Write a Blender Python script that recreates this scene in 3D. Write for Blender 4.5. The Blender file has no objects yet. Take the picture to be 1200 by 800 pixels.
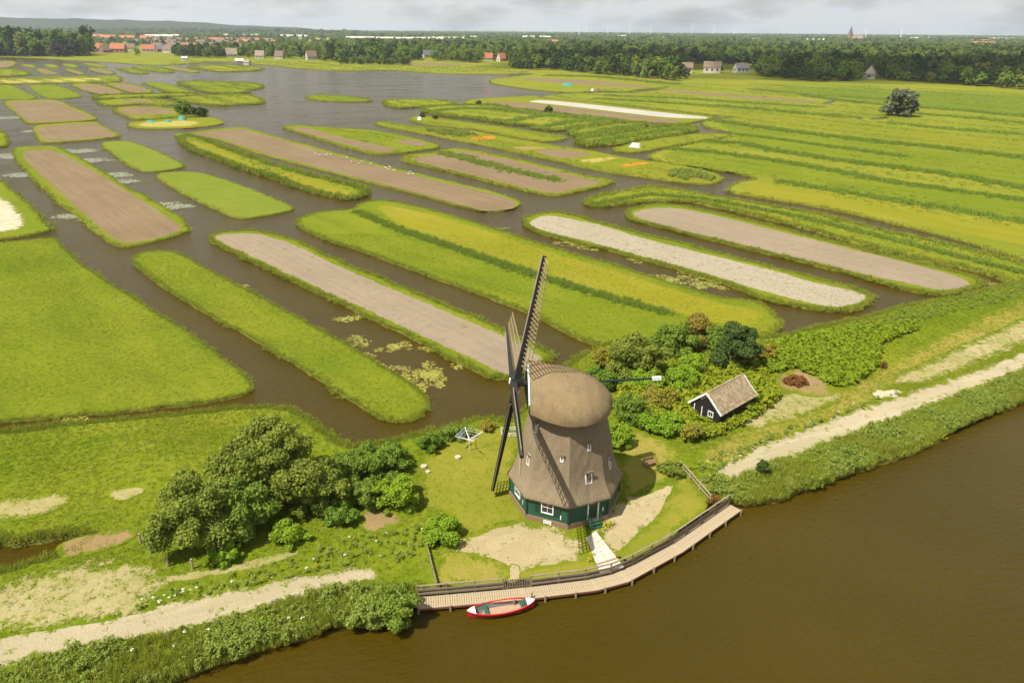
import bpy, bmesh, math, random
import numpy as np
from mathutils import Vector, Matrix
from mathutils.geometry import tessellate_polygon

scene = bpy.context.scene
R = math.radians
col = scene.collection

# ------------------------------------------------------------------ camera
cd = bpy.data.cameras.new('camera'); cam = bpy.data.objects.new('camera', cd); col.objects.link(cam)
cd.sensor_width = 36.0; cd.lens = 36.0*860/1200; cd.clip_start = 0.5; cd.clip_end = 60000
cam.location = (0, 0, 40)
pitch = math.atan((400-34.4)/860)
cam.rotation_euler = (Matrix.Rotation(R(90)-pitch, 3, 'X') @ Matrix.Rotation(R(0.45), 3, 'Z')).to_euler()
scene.camera = cam
scene.render.resolution_x = 1024; scene.render.resolution_y = 682

# ------------------------------------------------------------------ sky, sun, exposure
SUN_EL, SUN_DIR = R(58), Vector((-0.838, -0.545, 0)).normalized()     # towards the sun, on the ground plan
world = bpy.data.worlds.new('World'); scene.world = world; world.use_nodes = True
wn = world.node_tree; wn.nodes.clear()
def wnode(t, **k):
    n = wn.nodes.new(t)
    for a, b in k.items(): setattr(n, a, b)
    return n
wo = wnode('ShaderNodeOutputWorld'); wb = wnode('ShaderNodeBackground'); wb.inputs['Strength'].default_value = 0.064
sky = wnode('ShaderNodeTexSky', sky_type='NISHITA'); sky.sun_disc = False
sky.sun_elevation = SUN_EL; sky.sun_rotation = math.atan2(SUN_DIR.x, SUN_DIR.y)
sky.air_density = 1.0; sky.dust_density = 2.2; sky.ozone_density = 1.0
tc = wnode('ShaderNodeTexCoord')
mp = wnode('ShaderNodeMapping'); mp.inputs['Scale'].default_value = (5, 5, 17)
wn.links.new(tc.outputs['Generated'], mp.inputs['Vector'])
n1 = wnode('ShaderNodeTexNoise'); n1.inputs['Scale'].default_value = 1.6; n1.inputs['Detail'].default_value = 7; n1.inputs['Roughness'].default_value = .55
wn.links.new(mp.outputs['Vector'], n1.inputs['Vector'])
rp = wnode('ShaderNodeValToRGB'); rp.color_ramp.elements[0].position = .18; rp.color_ramp.elements[1].position = .52
wn.links.new(n1.outputs['Fac'], rp.inputs['Fac'])
n2 = wnode('ShaderNodeTexNoise'); n2.inputs['Scale'].default_value = 3.1; n2.inputs['Detail'].default_value = 5
wn.links.new(mp.outputs['Vector'], n2.inputs['Vector'])
rc = wnode('ShaderNodeValToRGB')
rc.color_ramp.elements[0].position = .35; rc.color_ramp.elements[0].color = (.90, .935, .97, 1)
rc.color_ramp.elements[1].position = .72; rc.color_ramp.elements[1].color = (1., .985, .95, 1)
wn.links.new(n2.outputs['Fac'], rc.inputs['Fac'])
mx = wnode('ShaderNodeMixRGB'); wn.links.new(rp.outputs['Color'], mx.inputs['Fac'])
cm = wnode('ShaderNodeMixRGB', blend_type='MULTIPLY'); cm.inputs['Fac'].default_value = 1; cm.inputs['Color2'].default_value = (7.7, 7.7, 7.7, 1); wn.links.new(rc.outputs['Color'], cm.inputs['Color1'])
wn.links.new(sky.outputs['Color'], mx.inputs['Color1']); wn.links.new(cm.outputs['Color'], mx.inputs['Color2'])
wn.links.new(mx.outputs['Color'], wb.inputs['Color']); wn.links.new(wb.outputs['Background'], wo.inputs['Surface'])

sd = bpy.data.lights.new('sun', 'SUN'); sun = bpy.data.objects.new('sun', sd); col.objects.link(sun)
sd.energy = 5.0; sd.angle = R(0.53); sd.color = (1.0, .95, .86)
sv = Vector((SUN_DIR.x*math.cos(SUN_EL), SUN_DIR.y*math.cos(SUN_EL), math.sin(SUN_EL)))
sun.rotation_euler = sv.to_track_quat('Z', 'Y').to_euler(); sun.location = (-80, -50, 160)

scene.view_settings.view_transform = 'Standard'; scene.view_settings.look = 'None'
scene.view_settings.gamma = 1.0; scene.view_settings.use_curve_mapping = False
scene.view_settings.exposure = 0.68
scene.cycles.max_bounces = 6; scene.cycles.diffuse_bounces = 2; scene.cycles.glossy_bounces = 2
scene.cycles.transparent_max_bounces = 8; scene.cycles.volume_bounces = 0; scene.cycles.transmission_bounces = 3

# ------------------------------------------------------------------ helpers
def tag(o, label=None, cat=None, group=None, kind=None):
    if label: o['label'] = label
    if cat: o['category'] = cat
    if group: o['group'] = group
    if kind: o['kind'] = kind
    return o
def empty(name, loc=(0, 0, 0), rz=0.0):
    o = bpy.data.objects.new(name, None); col.objects.link(o)
    o.location = loc; o.rotation_euler = (0, 0, rz); o.empty_display_size = .3
    return o
def link(name, me, mat=None, parent=None, loc=None, rz=None):
    if mat is not None and len(me.materials) == 0: me.materials.append(M[mat] if isinstance(mat, str) else mat)
    o = bpy.data.objects.new(name, me); col.objects.link(o)
    if parent is not None: o.parent = parent
    if loc is not None: o.location = loc
    if rz is not None: o.rotation_euler = (0, 0, rz)
    return o
def copy_tree(o, parent=None):
    c = o.copy(); col.objects.link(c); c.parent = parent
    for ch in list(o.children): copy_tree(ch, c)
    return c
class MB:
    """collects shapes into one mesh"""
    def __init__(s): s.v = []; s.f = []
    def add(s, vs, fs):
        b = len(s.v); s.v += [tuple(v) for v in vs]; s.f += [tuple(b+i for i in f) for f in fs]; return s
    def box(s, c, d, rz=0.0):
        x, y, z = d[0]/2, d[1]/2, d[2]/2; ca, sa = math.cos(rz), math.sin(rz)
        vs = [(c[0]+i*x*ca-j*y*sa, c[1]+i*x*sa+j*y*ca, c[2]+k*z) for k in (-1, 1) for j in (-1, 1) for i in (-1, 1)]
        return s.add(vs, [(0, 2, 3, 1), (4, 5, 7, 6), (0, 1, 5, 4), (2, 6, 7, 3), (0, 4, 6, 2), (1, 3, 7, 5)])
    def bar(s, p, q, w, h, up=(0, 0, 1), w2=None, h2=None):
        p, q = Vector(p), Vector(q); d = (q-p).normalized(); u = Vector(up)
        r = d.cross(u)
        if r.length < 1e-4: r = d.cross(Vector((1, 0, 0)))
        r.normalize(); u = r.cross(d).normalized()
        w2 = w if w2 is None else w2; h2 = h if h2 is None else h2
        vs = [p-r*w/2-u*h/2, p+r*w/2-u*h/2, p+r*w/2+u*h/2, p-r*w/2+u*h/2, q-r*w2/2-u*h2/2, q+r*w2/2-u*h2/2, q+r*w2/2+u*h2/2, q-r*w2/2+u*h2/2]
        return s.add(vs, [(0, 3, 2, 1), (4, 5, 6, 7), (0, 1, 5, 4), (1, 2, 6, 5), (2, 3, 7, 6), (3, 0, 4, 7)])
    def cyl(s, p, q, r0, r1=None, n=8):
        r1 = r0 if r1 is None else r1; p, q = Vector(p), Vector(q); d = (q-p).normalized()
        a = d.orthogonal().normalized(); b = d.cross(a); vs = []
        for c, r in ((p, r0), (q, r1)):
            for i in range(n):
                t = 2*math.pi*i/n; vs.append(c+a*r*math.cos(t)+b*r*math.sin(t))
        return s.add(vs, [(i, (i+1) % n, n+(i+1) % n, n+i) for i in range(n)]+[tuple(range(n-1, -1, -1)), tuple(range(n, 2*n))])
    def mesh(s, name, smooth=False):
        me = bpy.data.meshes.new(name); me.from_pydata(s.v, [], s.f); me.update()
        if smooth: me.polygons.foreach_set('use_smooth', [True]*len(me.polygons))
        return me
    def build(s, name, mat, parent=None, smooth=False, loc=None, rz=None):
        return link(name, s.mesh(name, smooth), mat, parent, loc, rz)
def grid_mesh(name, P, closed_u=False, smooth=True):
    """P[i][j] grid of points -> mesh; j may wrap"""
    nu, nv = len(P), len(P[0]); m = MB(); m.v = [tuple(p) for row in P for p in row]
    for i in range(nu-1):
        for j in range(nv if closed_u else nv-1):
            m.f.append((i*nv+j, i*nv+(j+1) % nv, (i+1)*nv+(j+1) % nv, (i+1)*nv+j))
    return m.mesh(name, smooth)
def np_mesh(name, V, F, k, attr=None):
    """V (n,3), F (m,k) arrays -> mesh; attr: one float for each vertex"""
    me = bpy.data.meshes.new(name); V = np.asarray(V, np.float32); F = np.asarray(F, np.int32)
    me.vertices.add(len(V)); me.vertices.foreach_set('co', V.ravel())
    me.loops.add(F.size); me.loops.foreach_set('vertex_index', F.ravel())
    me.polygons.add(len(F)); me.polygons.foreach_set('loop_start', np.arange(0, F.size, k, dtype=np.int32))
    me.update(calc_edges=True)
    if attr is not None:
        a = me.attributes.new('tint', 'FLOAT', 'POINT'); a.data.foreach_set('value', np.asarray(attr, np.float32))
    return me
def inside(pts, poly):
    p = np.asarray(pts); q = np.asarray(poly); x, y = p[:, 0], p[:, 1]; r = np.zeros(len(p), bool)
    j = len(q)-1
    for i in range(len(q)):
        xi, yi = q[i]; xj, yj = q[j]
        if yi != yj:
            r ^= ((yi > y) != (yj > y)) & (x < (xj-xi)*(y-yi)/(yj-yi)+xi)
        j = i
    return r
def in_frame(p, margin=.06):
    """plan points that the picture can show, with a margin either side"""
    x, y = p[:, 0], p[:, 1]; d = y*math.cos(pitch)+40*math.sin(pitch)
    return (np.abs(x)/np.maximum(d, 1) < 0.7+margin) & (y > 30)
rng = np.random.default_rng(7)
def fill_points(poly, spacing, jit=.9, excl=()):
    q = np.asarray(poly); x0, y0 = q.min(0); x1, y1 = q.max(0)
    gx, gy = np.meshgrid(np.arange(x0, x1, spacing), np.arange(y0, y1, spacing))
    p = np.stack([gx.ravel(), gy.ravel()], 1); p = p+rng.uniform(-.5, .5, p.shape)*spacing*jit
    p = p[inside(p, q)]
    for e in excl: p = p[~inside(p, e)]
    return p
def resample(pts, step, closed=True):
    p = np.asarray(pts, float)
    if closed: p = np.vstack([p, p[:1]])
    d = np.r_[0, np.cumsum(np.hypot(*np.diff(p, axis=0).T))]
    n = max(int(d[-1]/step), 6); s = np.linspace(0, d[-1], n, endpoint=not closed)
    return np.stack([np.interp(s, d, p[:, 0]), np.interp(s, d, p[:, 1])], 1)
def chaikin(pts, it=1):
    p = np.asarray(pts, float)
    for _ in range(it):
        n = np.roll(p, -1, 0); p = np.stack([.8*p+.2*n, .2*p+.8*n], 1).reshape(-1, 2)
    return p
def normals2(p):
    t = np.roll(p, -1, 0)-np.roll(p, 1, 0); t /= np.maximum(np.hypot(t[:, 0], t[:, 1]), 1e-6)[:, None]
    area = np.sum(p[:, 0]*np.roll(p[:, 1], -1)-np.roll(p[:, 0], -1)*p[:, 1])
    n = np.stack([t[:, 1], -t[:, 0]], 1)
    return n if area > 0 else -n                                   # outward
def ring_noise(n, seed):
    r = np.random.default_rng(seed); a = np.zeros(n); x = np.arange(n)
    for k in (.07, .17, .41, .83): a += np.sin(x*k*2+r.uniform(0, 6.3))*.5
    return a*.5+r.uniform(-.4, .4, n)

# ------------------------------------------------------------------ materials
M = {}
class NT:
    def __init__(s, name):
        m = bpy.data.materials.new(name); m.use_nodes = True; s.m = m; s.t = m.node_tree; s.t.nodes.clear(); M[name] = m
        s.out = s.n('ShaderNodeOutputMaterial')
    def n(s, t, **k):
        n = s.t.nodes.new(t)
        for a, b in k.items():
            if a[0] == '_': n.inputs[a[1:].replace('_', ' ')].default_value = b
            else: setattr(n, a, b)
        return n
    def l(s, a, b): s.t.links.new(a, b)
    def pos(s): return s.n('ShaderNodeNewGeometry').outputs['Position']
    def loc(s): return s.n('ShaderNodeTexCoord').outputs['Object']
    def noise(s, vec, scale, detail=3, rough=.55, stretch=None):
        if stretch:
            mp = s.n('ShaderNodeMapping'); mp.inputs['Scale'].default_value = stretch[:3]
            if len(stretch) > 3: mp.vector_type = 'TEXTURE'; mp.inputs['Rotation'].default_value = (0, 0, stretch[3]); mp.inputs['Scale'].default_value = [1/v for v in stretch[:3]]
            s.l(vec, mp.inputs['Vector']); vec = mp.outputs['Vector']
        n = s.n('ShaderNodeTexNoise'); n.inputs['Scale'].default_value = scale; n.inputs['Detail'].default_value = detail; n.inputs['Roughness'].default_value = rough
        s.l(vec, n.inputs['Vector']); return n.outputs['Fac']
    def ramp(s, fac, a, b, lo=0., hi=1.):
        n = s.n('ShaderNodeMapRange', clamp=True); s.l(fac, n.inputs['Value'])
        for k, v in zip(('From Min', 'From Max', 'To Min', 'To Max'), (a, b, lo, hi)): n.inputs[k].default_value = v
        return n.outputs['Result']
    def mix(s, fac, a, b):
        n = s.n('ShaderNodeMixRGB')
        for k, v in (('Fac', fac), ('Color1', a), ('Color2', b)):
            if isinstance(v, (tuple, list)): n.inputs[k].default_value = (*v, 1)
            elif isinstance(v, (int, float)): n.inputs[k].default_value = v
            else: s.l(v, n.inputs[k])
        return n.outputs['Color']
    def bump(s, h, strength=.5, dist=.1):
        b = s.n('ShaderNodeBump'); b.inputs['Strength'].default_value = strength; b.inputs['Distance'].default_value = dist
        s.l(h, b.inputs['Height']); return b.outputs['Normal']
    def pbr(s, color, rough=.8, spec=.3, normal=None, metal=0.):
        b = s.n('ShaderNodeBsdfPrincipled')
        if isinstance(color, (tuple, list)): b.inputs['Base Color'].default_value = (*color, 1)
        else: s.l(color, b.inputs['Base Color'])
        b.inputs['Roughness'].default_value = rough; b.inputs['Specular IOR Level'].default_value = spec; b.inputs['Metallic'].default_value = metal
        if normal is not None: s.l(normal, b.inputs['Normal'])
        s.l(b.outputs[0], s.out.inputs['Surface']); return b
COLORF = {}
def m_ground(name, c0, c1, c2, c3, k=1.0, speck=.5, bump=.6, streak=None):
    """mottled ground: c0/c1 broad patches, c2 medium blotches, c3 fine specks"""
    def f(s, p):
        a = s.ramp(s.noise(p, .035*k, 4), .38, .62); b = s.ramp(s.noise(p, .22*k, 5, .65, streak), .45, .72); c = s.noise(p, 1.7*k, 6, .7)
        f = s.noise(p, 5.0*k, 4, .7)
        o = s.mix(a, c0, c1); o = s.mix(b, o, c2); o = s.mix(s.ramp(c, .5, .75, 0, speck), o, c3)
        return s.mix(s.ramp(f, .35, .65, .25, 0), o, tuple(v*.5 for v in c0)), c, bump, .25
    COLORF[name] = f; m_finish(name)
def m_finish(name, under=None):
    """the ground material itself, or one that thins out into the ground round it"""
    key = name if under is None else name+'_into_'+under
    if key in M: return M[key]
    s = NT(key); p = s.pos(); o, h, bs, bd = COLORF[name](s, p)
    if under:
        u = COLORF[under](s, p)[0]; at = s.n('ShaderNodeAttribute', attribute_name='edge')
        n1 = s.noise(p, .9, 4, .65); n2 = s.noise(p, 4.5, 4, .7)
        m1 = s.n('ShaderNodeMath', operation='MULTIPLY_ADD'); m1.inputs[1].default_value = 3.2; s.l(n1, m1.inputs[0]); s.l(at.outputs['Fac'], m1.inputs[2])
        m2 = s.n('ShaderNodeMath', operation='MULTIPLY_ADD'); m2.inputs[1].default_value = 2.0; s.l(n2, m2.inputs[0]); s.l(m1.outputs[0], m2.inputs[2])
        o = s.mix(s.ramp(m2.outputs[0], 2.93, 3.27), u, o)
    s.pbr(o, .95, .02, s.bump(h, bs, bd)); return s.m
def m_soil(name, c0, c1, c2, ang, furrow=.35, speck=None, k=1.0):
    def f(s, p):
        a = s.ramp(s.noise(p, .05*k, 4), .35, .65); st = s.noise(p, 1.0*k, 3, .5, (.05, 1.3, 1, ang)); f = s.noise(p, 3.5*k, 5, .7)
        o = s.mix(a, c0, c1); o = s.mix(s.ramp(st, .45, .6, 0, furrow), o, c2); o = s.mix(s.ramp(f, .5, .8, 0, .5), o, tuple(v*.6 for v in c0))
        b2 = s.noise(p, .35*k, 5, .7); o = s.mix(s.ramp(b2, .5, .75, 0, .3), o, tuple(v*.75 for v in c0))
        if speck:
            v = s.noise(p, 2.6*k, 5, .75); o = s.mix(s.ramp(v, .5, .62), o, speck)
            w = s.noise(p, 1.1*k, 4, .7, (.5, 1.6, 1, ang)); o = s.mix(s.ramp(w, .6, .68, 0, .8), o, (.05, .045, .03))
        return o, f, .5, .12
    COLORF[name] = f; m_finish(name)
LEAF_GAIN = {'flower_white': 1., 'flower_yellow': 1., 'lily': 1.05, 'lily_pale': 1., 'grass_blade': .95, 'butterbur': 1.0, 'butterbur_yellow': 1.05, 'leaf_red': .9, 'leaf_grey': 1.2, 'leaf_willow': 1.95, 'leaf_green': 1.8, 'leaf_bright': 1.8, 'reed': 1.35, 'reed_dark': 1.75, 'herb': 1.75}
def m_leaf(name, c0, c1, c2, trans=.3, rand=.5, rough=.75):
    """leaves: tint attribute and a random for each instance choose between three greens"""
    s = NT(name); at = s.n('ShaderNodeAttribute', attribute_name='tint'); oi = s.n('ShaderNodeObjectInfo')
    c0, c1, c2 = (tuple(min(.8, v*LEAF_GAIN.get(name, 1.6)) for v in c) for c in (c0, c1, c2))
    o = s.mix(at.outputs['Fac'], c0, c1); o = s.mix(s.ramp(oi.outputs['Random'], 0, 1, 0, rand), o, c2)
    nz = s.noise(s.pos(), .5, 2); o = s.mix(s.ramp(nz, .4, .65, 0, .35), o, c1)
    b = s.pbr(o, rough, .12)
    t = s.n('ShaderNodeBsdfTranslucent'); s.l(o, t.inputs['Color']); mxs = s.n('ShaderNodeMixShader'); mxs.inputs['Fac'].default_value = trans
    s.l(b.outputs[0], mxs.inputs[1]); s.l(t.outputs[0], mxs.inputs[2]); s.l(mxs.outputs[0], s.out.inputs['Surface']); return s.m
def m_plain(name, c, rough=.6, spec=.3, var=.25, scale=3., stretch=None, bump=.0, metal=0.):
    """painted or raw surface with uneven wear"""
    s = NT(name); p = s.loc(); a = s.noise(p, scale, 5, .65, stretch); b = s.noise(p, scale*6, 3, .6, stretch)
    o = s.mix(s.ramp(a, .35, .7, 0, var), c, tuple(v*.55 for v in c)); o = s.mix(s.ramp(b, .5, .75, 0, var*.7), o, tuple(min(1, v*1.35+.01) for v in c))
    s.pbr(o, rough, spec, s.bump(b, bump, .02) if bump else None, metal); return s.m

# grass of several kinds
m_ground('meadow', (.122, .158, .008), (.155, .174, .012), (.090, .130, .007), (.21, .20, .04), streak=(.25, .9, 1, R(-46)))
m_ground('meadow_y', (.165, .175, .012), (.135, .165, .010), (.20, .185, .022), (.10, .13, .009), speck=.7)
m_ground('meadow_l', (.140, .175, .020), (.165, .188, .026), (.120, .158, .016), (.085, .12, .012), speck=.55, k=1.3)
m_ground('meadow_d', (.10, .15, .012), (.13, .16, .014), (.075, .12, .010), (.16, .15, .03))
STREAK = (.10, 1.3, 1, R(-52))
m_ground('far_meadow', (.155, .178, .014), (.20, .195, .018), (.115, .150, .011), (.23, .195, .045), k=.6, bump=.3, streak=STREAK)
m_ground('grass_yellow', (.205, .188, .014), (.175, .178, .012), (.24, .205, .026), (.125, .15, .010), k=.8, streak=(.25, .9, 1, R(-50)))
m_ground('dike_grass', (.118, .160, .006), (.160, .175, .012), (.092, .138, .005), (.25, .225, .06))
m_ground('lawn', (.18, .185, .016), (.225, .205, .026), (.145, .165, .013), (.28, .235, .07), k=2.2)
m_ground('lawn_dry', (.24, .21, .036), (.20, .20, .025), (.29, .22, .06), (.15, .165, .018), k=2.2)
m_ground('straw', (.36, .29, .085), (.30, .27, .06), (.25, .23, .04), (.42, .34, .14))
m_ground('sand_grass', (.34, .285, .14), (.28, .25, .095), (.22, .21, .05), (.44, .37, .235), k=2.)
m_ground('sand', (.46, .39, .275), (.50, .43, .31), (.38, .32, .21), (.28, .25, .10), k=2.)
m_ground('gravel', (.375, .30, .165), (.335, .27, .145), (.42, .345, .205), (.24, .215, .07), k=3.5, speck=.75)
m_ground('track', (.37, .31, .195), (.32, .275, .165), (.43, .365, .25), (.27, .24, .10), k=2.2, streak=(.12, 2.2, 1, R(25)))
m_ground('bare_earth', (.26, .17, .085), (.22, .17, .06), (.32, .19, .09), (.14, .16, .02), k=2.)
m_ground('garden', (.15, .155, .02), (.20, .15, .035), (.10, .13, .014), (.33, .22, .03), k=2., speck=.9)
m_ground('flowers_orange', (.55, .17, .015), (.50, .15, .02), (.60, .21, .02), (.18, .17, .02), k=2., speck=.6)
m_ground('bank_earth', (.13, .14, .02), (.16, .15, .026), (.085, .09, .015), (.17, .13, .05), k=2.)
m_soil('soil', (.170, .120, .071), (.196, .141, .085), (.140, .098, .056), R(-50), .5)
m_soil('soil_grey', (.215, .168, .118), (.245, .192, .136), (.185, .143, .098), R(-50), .35)
m_soil('soil_red', (.27, .16, .07), (.24, .18, .06), (.18, .15, .03), R(-50))
m_soil('soil_white', (.25, .21, .145), (.28, .24, .17), (.21, .175, .115), R(-50), .3, speck=(.37, .335, .265))
m_soil('white_cover', (.345, .325, .285), (.38, .355, .31), (.29, .265, .22), R(-50), .4)

def m_water():
    s = NT('water'); p = s.pos()
    w1 = s.noise(p, .9, 3, .5, (1., 2.2, 1, R(25))); w2 = s.noise(p, 3.2, 3, .55, (1., 1.9, 1, R(25))); w3 = s.noise(p, .06, 3)
    add = s.n('ShaderNodeMath', operation='MULTIPLY_ADD'); add.inputs[1].default_value = .35; s.l(w2, add.inputs[0]); s.l(w1, add.inputs[2])
    c = s.mix(s.ramp(w3, .35, .65), (.041, .0275, .0010), (.048, .032, .0020))
    b = s.pbr(c, .08, .23, s.bump(add.outputs[0], 1.0, .20)); b.inputs['IOR'].default_value = 1.333
    s.l(s.ramp(s.noise(p, .045, 4, .6, (.5, 1.6, 1, R(28))), .38, .62, .05, .24), b.inputs['Roughness'])
m_water()

# leaves
m_leaf('reed', (.15, .20, .016), (.21, .23, .022), (.27, .25, .045), .4)
m_leaf('reed_dark', (.085, .135, .016), (.12, .165, .020), (.15, .17, .028), .4)
m_leaf('grass_blade', (.115, .18, .008), (.17, .205, .012), (.22, .215, .03), .3, .45)
m_leaf('herb', (.085, .130, .018), (.14, .180, .028), (.19, .20, .04), .35, .6)
m_leaf('butterbur', (.12, .20, .010), (.19, .26, .012), (.24, .27, .012), .35, .6)
m_leaf('butterbur_yellow', (.13, .205, .010), (.20, .25, .012), (.26, .26, .014), .35, .8)
m_leaf('lily', (.24, .23, .035), (.30, .27, .06), (.20, .20, .03), .1, .6, .35)
m_leaf('lily_pale', (.22, .23, .15), (.27, .275, .19), (.18, .19, .12), .1, .6, .4)
m_leaf('leaf_willow', (.048, .078, .012), (.132, .152, .020), (.12, .13, .02), .35, .3)
m_leaf('leaf_green', (.058, .104, .012), (.098, .150, .016), (.125, .145, .022), .35, .6)
m_leaf('leaf_bright', (.085, .150, .010), (.135, .200, .012), (.16, .20, .014), .35, .4)
m_leaf('leaf_dark', (.026, .050, .010), (.050, .082, .014), (.058, .072, .020), .25, .7)
m_leaf('leaf_olive', (.13, .13, .016), (.18, .165, .02), (.22, .14, .02), .3, .4)
m_leaf('leaf_brown', (.17, .11, .022), (.14, .135, .02), (.24, .12, .03), .25, .4)
m_leaf('leaf_red', (.26, .085, .022), (.20, .105, .03), (.20, .13, .02), .25, .4)
m_leaf('leaf_grey', (.105, .120, .060), (.15, .16, .09), (.12, .13, .07), .25, .4)
m_leaf('leaf_purple', (.040, .035, .030), (.055, .045, .035), (.05, .05, .03), .2, .4)
m_leaf('leaf_conifer', (.09, .15, .03), (.13, .19, .04), (.13, .17, .04), .2, .4)
m_leaf('flower_white', (.62, .62, .52), (.70, .70, .60), (.5, .52, .35), .2, .4)
m_leaf('flower_yellow', (.46, .34, .02), (.30, .30, .02), (.25, .27, .02), .2, .4)
m_plain('bark', (.12, .085, .055), .9, .2, .5, 4., (1, 1, .3), .6)

# built things
def m_thatch(name, c0, c1, moss):
    s = NT(name); p = s.loc()
    a = s.noise(p, .55, 5, .6); st = s.noise(p, 5., 5, .7, (1.6, 1.6, .22)); f = s.noise(p, 22., 3, .65, (1, 1, .5)); b = s.noise(p, 1.5, 5, .7)
    o = s.mix(s.ramp(a, .35, .65), c0, c1); o = s.mix(s.ramp(st, .40, .68, 0, .5), o, tuple(v*.55 for v in c0)); o = s.mix(s.ramp(b, .52, .66, 0, .7), o, moss)
    stn = s.noise(p, 1.3, 4, .6, (1., 1., .12)); o = s.mix(s.ramp(stn, .48, .7, 0, .4), o, tuple(v*.62 for v in c0))
    o = s.mix(s.ramp(f, .45, .7, 0, .45), o, tuple(v*1.5 for v in c1))
    ad = s.n('ShaderNodeMath', operation='ADD'); s.l(st, ad.inputs[0]); s.l(f, ad.inputs[1])
    s.pbr(o, .95, .08, s.bump(ad.outputs[0], .7, .08))
m_thatch('thatch', (.205, .158, .100), (.236, .180, .115), (.185, .148, .085))
m_thatch('thatch_cap', (.215, .160, .088), (.255, .190, .100), (.26, .165, .062))
m_plain('green_board', (.016, .070, .040), .55, .4, .45, 1.5, (1, 1, 6), .2)
m_plain('green_dark', (.010, .040, .026), .55, .4, .4, 2.)
m_plain('white_paint', (.72, .72, .68), .5, .4, .2, 3.)
m_plain('old_stock', (.030, .024, .019), .7, .3, .6, 1.2, (1, 1, 1))
m_plain('sail_lath', (.30, .235, .12), .8, .2, .5, 4.)
m_plain('sail_board', (.25, .22, .18), .8, .2, .5, 2.)
m_plain('glass', (.020, .024, .028), .08, .6, .2, 1.)
m_plain('iron', (.02, .02, .02), .5, .5, .3, 4.)
m_plain('jetty_wood', (.36, .285, .18), .85, .2, .6, 2.5, None, .3)
m_plain('jetty_dark', (.16, .125, .085), .85, .2, .5, 2.)
m_plain('jetty_red', (.20, .07, .05), .8, .2, .4, 2.)
m_plain('rail_wood', (.23, .185, .125), .85, .2, .6, 2., None, .3)
m_plain('slab', (.52, .455, .36), .9, .2, .4, 1.2, None, .3)
m_plain('brick', (.24, .15, .095), .9, .2, .6, 7., (1, 1, 3), .5)
m_plain('tar_board', (.018, .015, .013), .7, .3, .5, 2., (1, 1, 5), .2)
s = NT('roof_tile'); oi = s.n('ShaderNodeObjectInfo'); p_ = s.pos()
o_ = s.mix(s.ramp(oi.outputs['Random'], 0, 1), (.19, .135, .085), (.34, .255, .165)); o_ = s.mix(s.ramp(s.noise(p_, 1.4, 5, .7), .45, .65), o_, (.20, .185, .09)); s.pbr(o_, .9, .15, s.bump(s.noise(p_, 9, 3), .4, .03))
m_plain('boat_red', (.42, .020, .016), .4, .5, .3, 2.)
m_plain('boat_grey', (.12, .115, .11), .6, .3, .4, 2.)
m_plain('boat_floor', (.40, .26, .17), .8, .2, .5, 3., (1, 8, 1))
m_plain('boat_green', (.02, .09, .05), .5, .4, .3, 2.)
m_plain('pole_white', (.75, .76, .78), .5, .4, .15, 2.)
m_plain('blue_cloth', (.45, .55, .80), .8, .2, .2, 2.)
m_plain('teal_tarp', (.05, .22, .165), .6, .3, .3, .5)
m_plain('red_roof', (.40, .15, .08), .9, .15, .6, .3)
m_plain('brown_roof', (.20, .135, .10), .9, .15, .5, .3)
m_plain('grey_roof', (.16, .155, .155), .9, .15, .4, .3)
m_plain('thatch_roof', (.30, .235, .17), .95, .1, .5, .3)
m_plain('house_white', (.50, .47, .42), .9, .2, .4, .2)
m_plain('house_brick', (.30, .17, .11), .9, .2, .4, .3)
m_plain('turbine', (.78, .79, .80), .5, .3, .05, .1)
m_plain('stump', (.42, .35, .25), .9, .1, .4, 4.)
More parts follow.
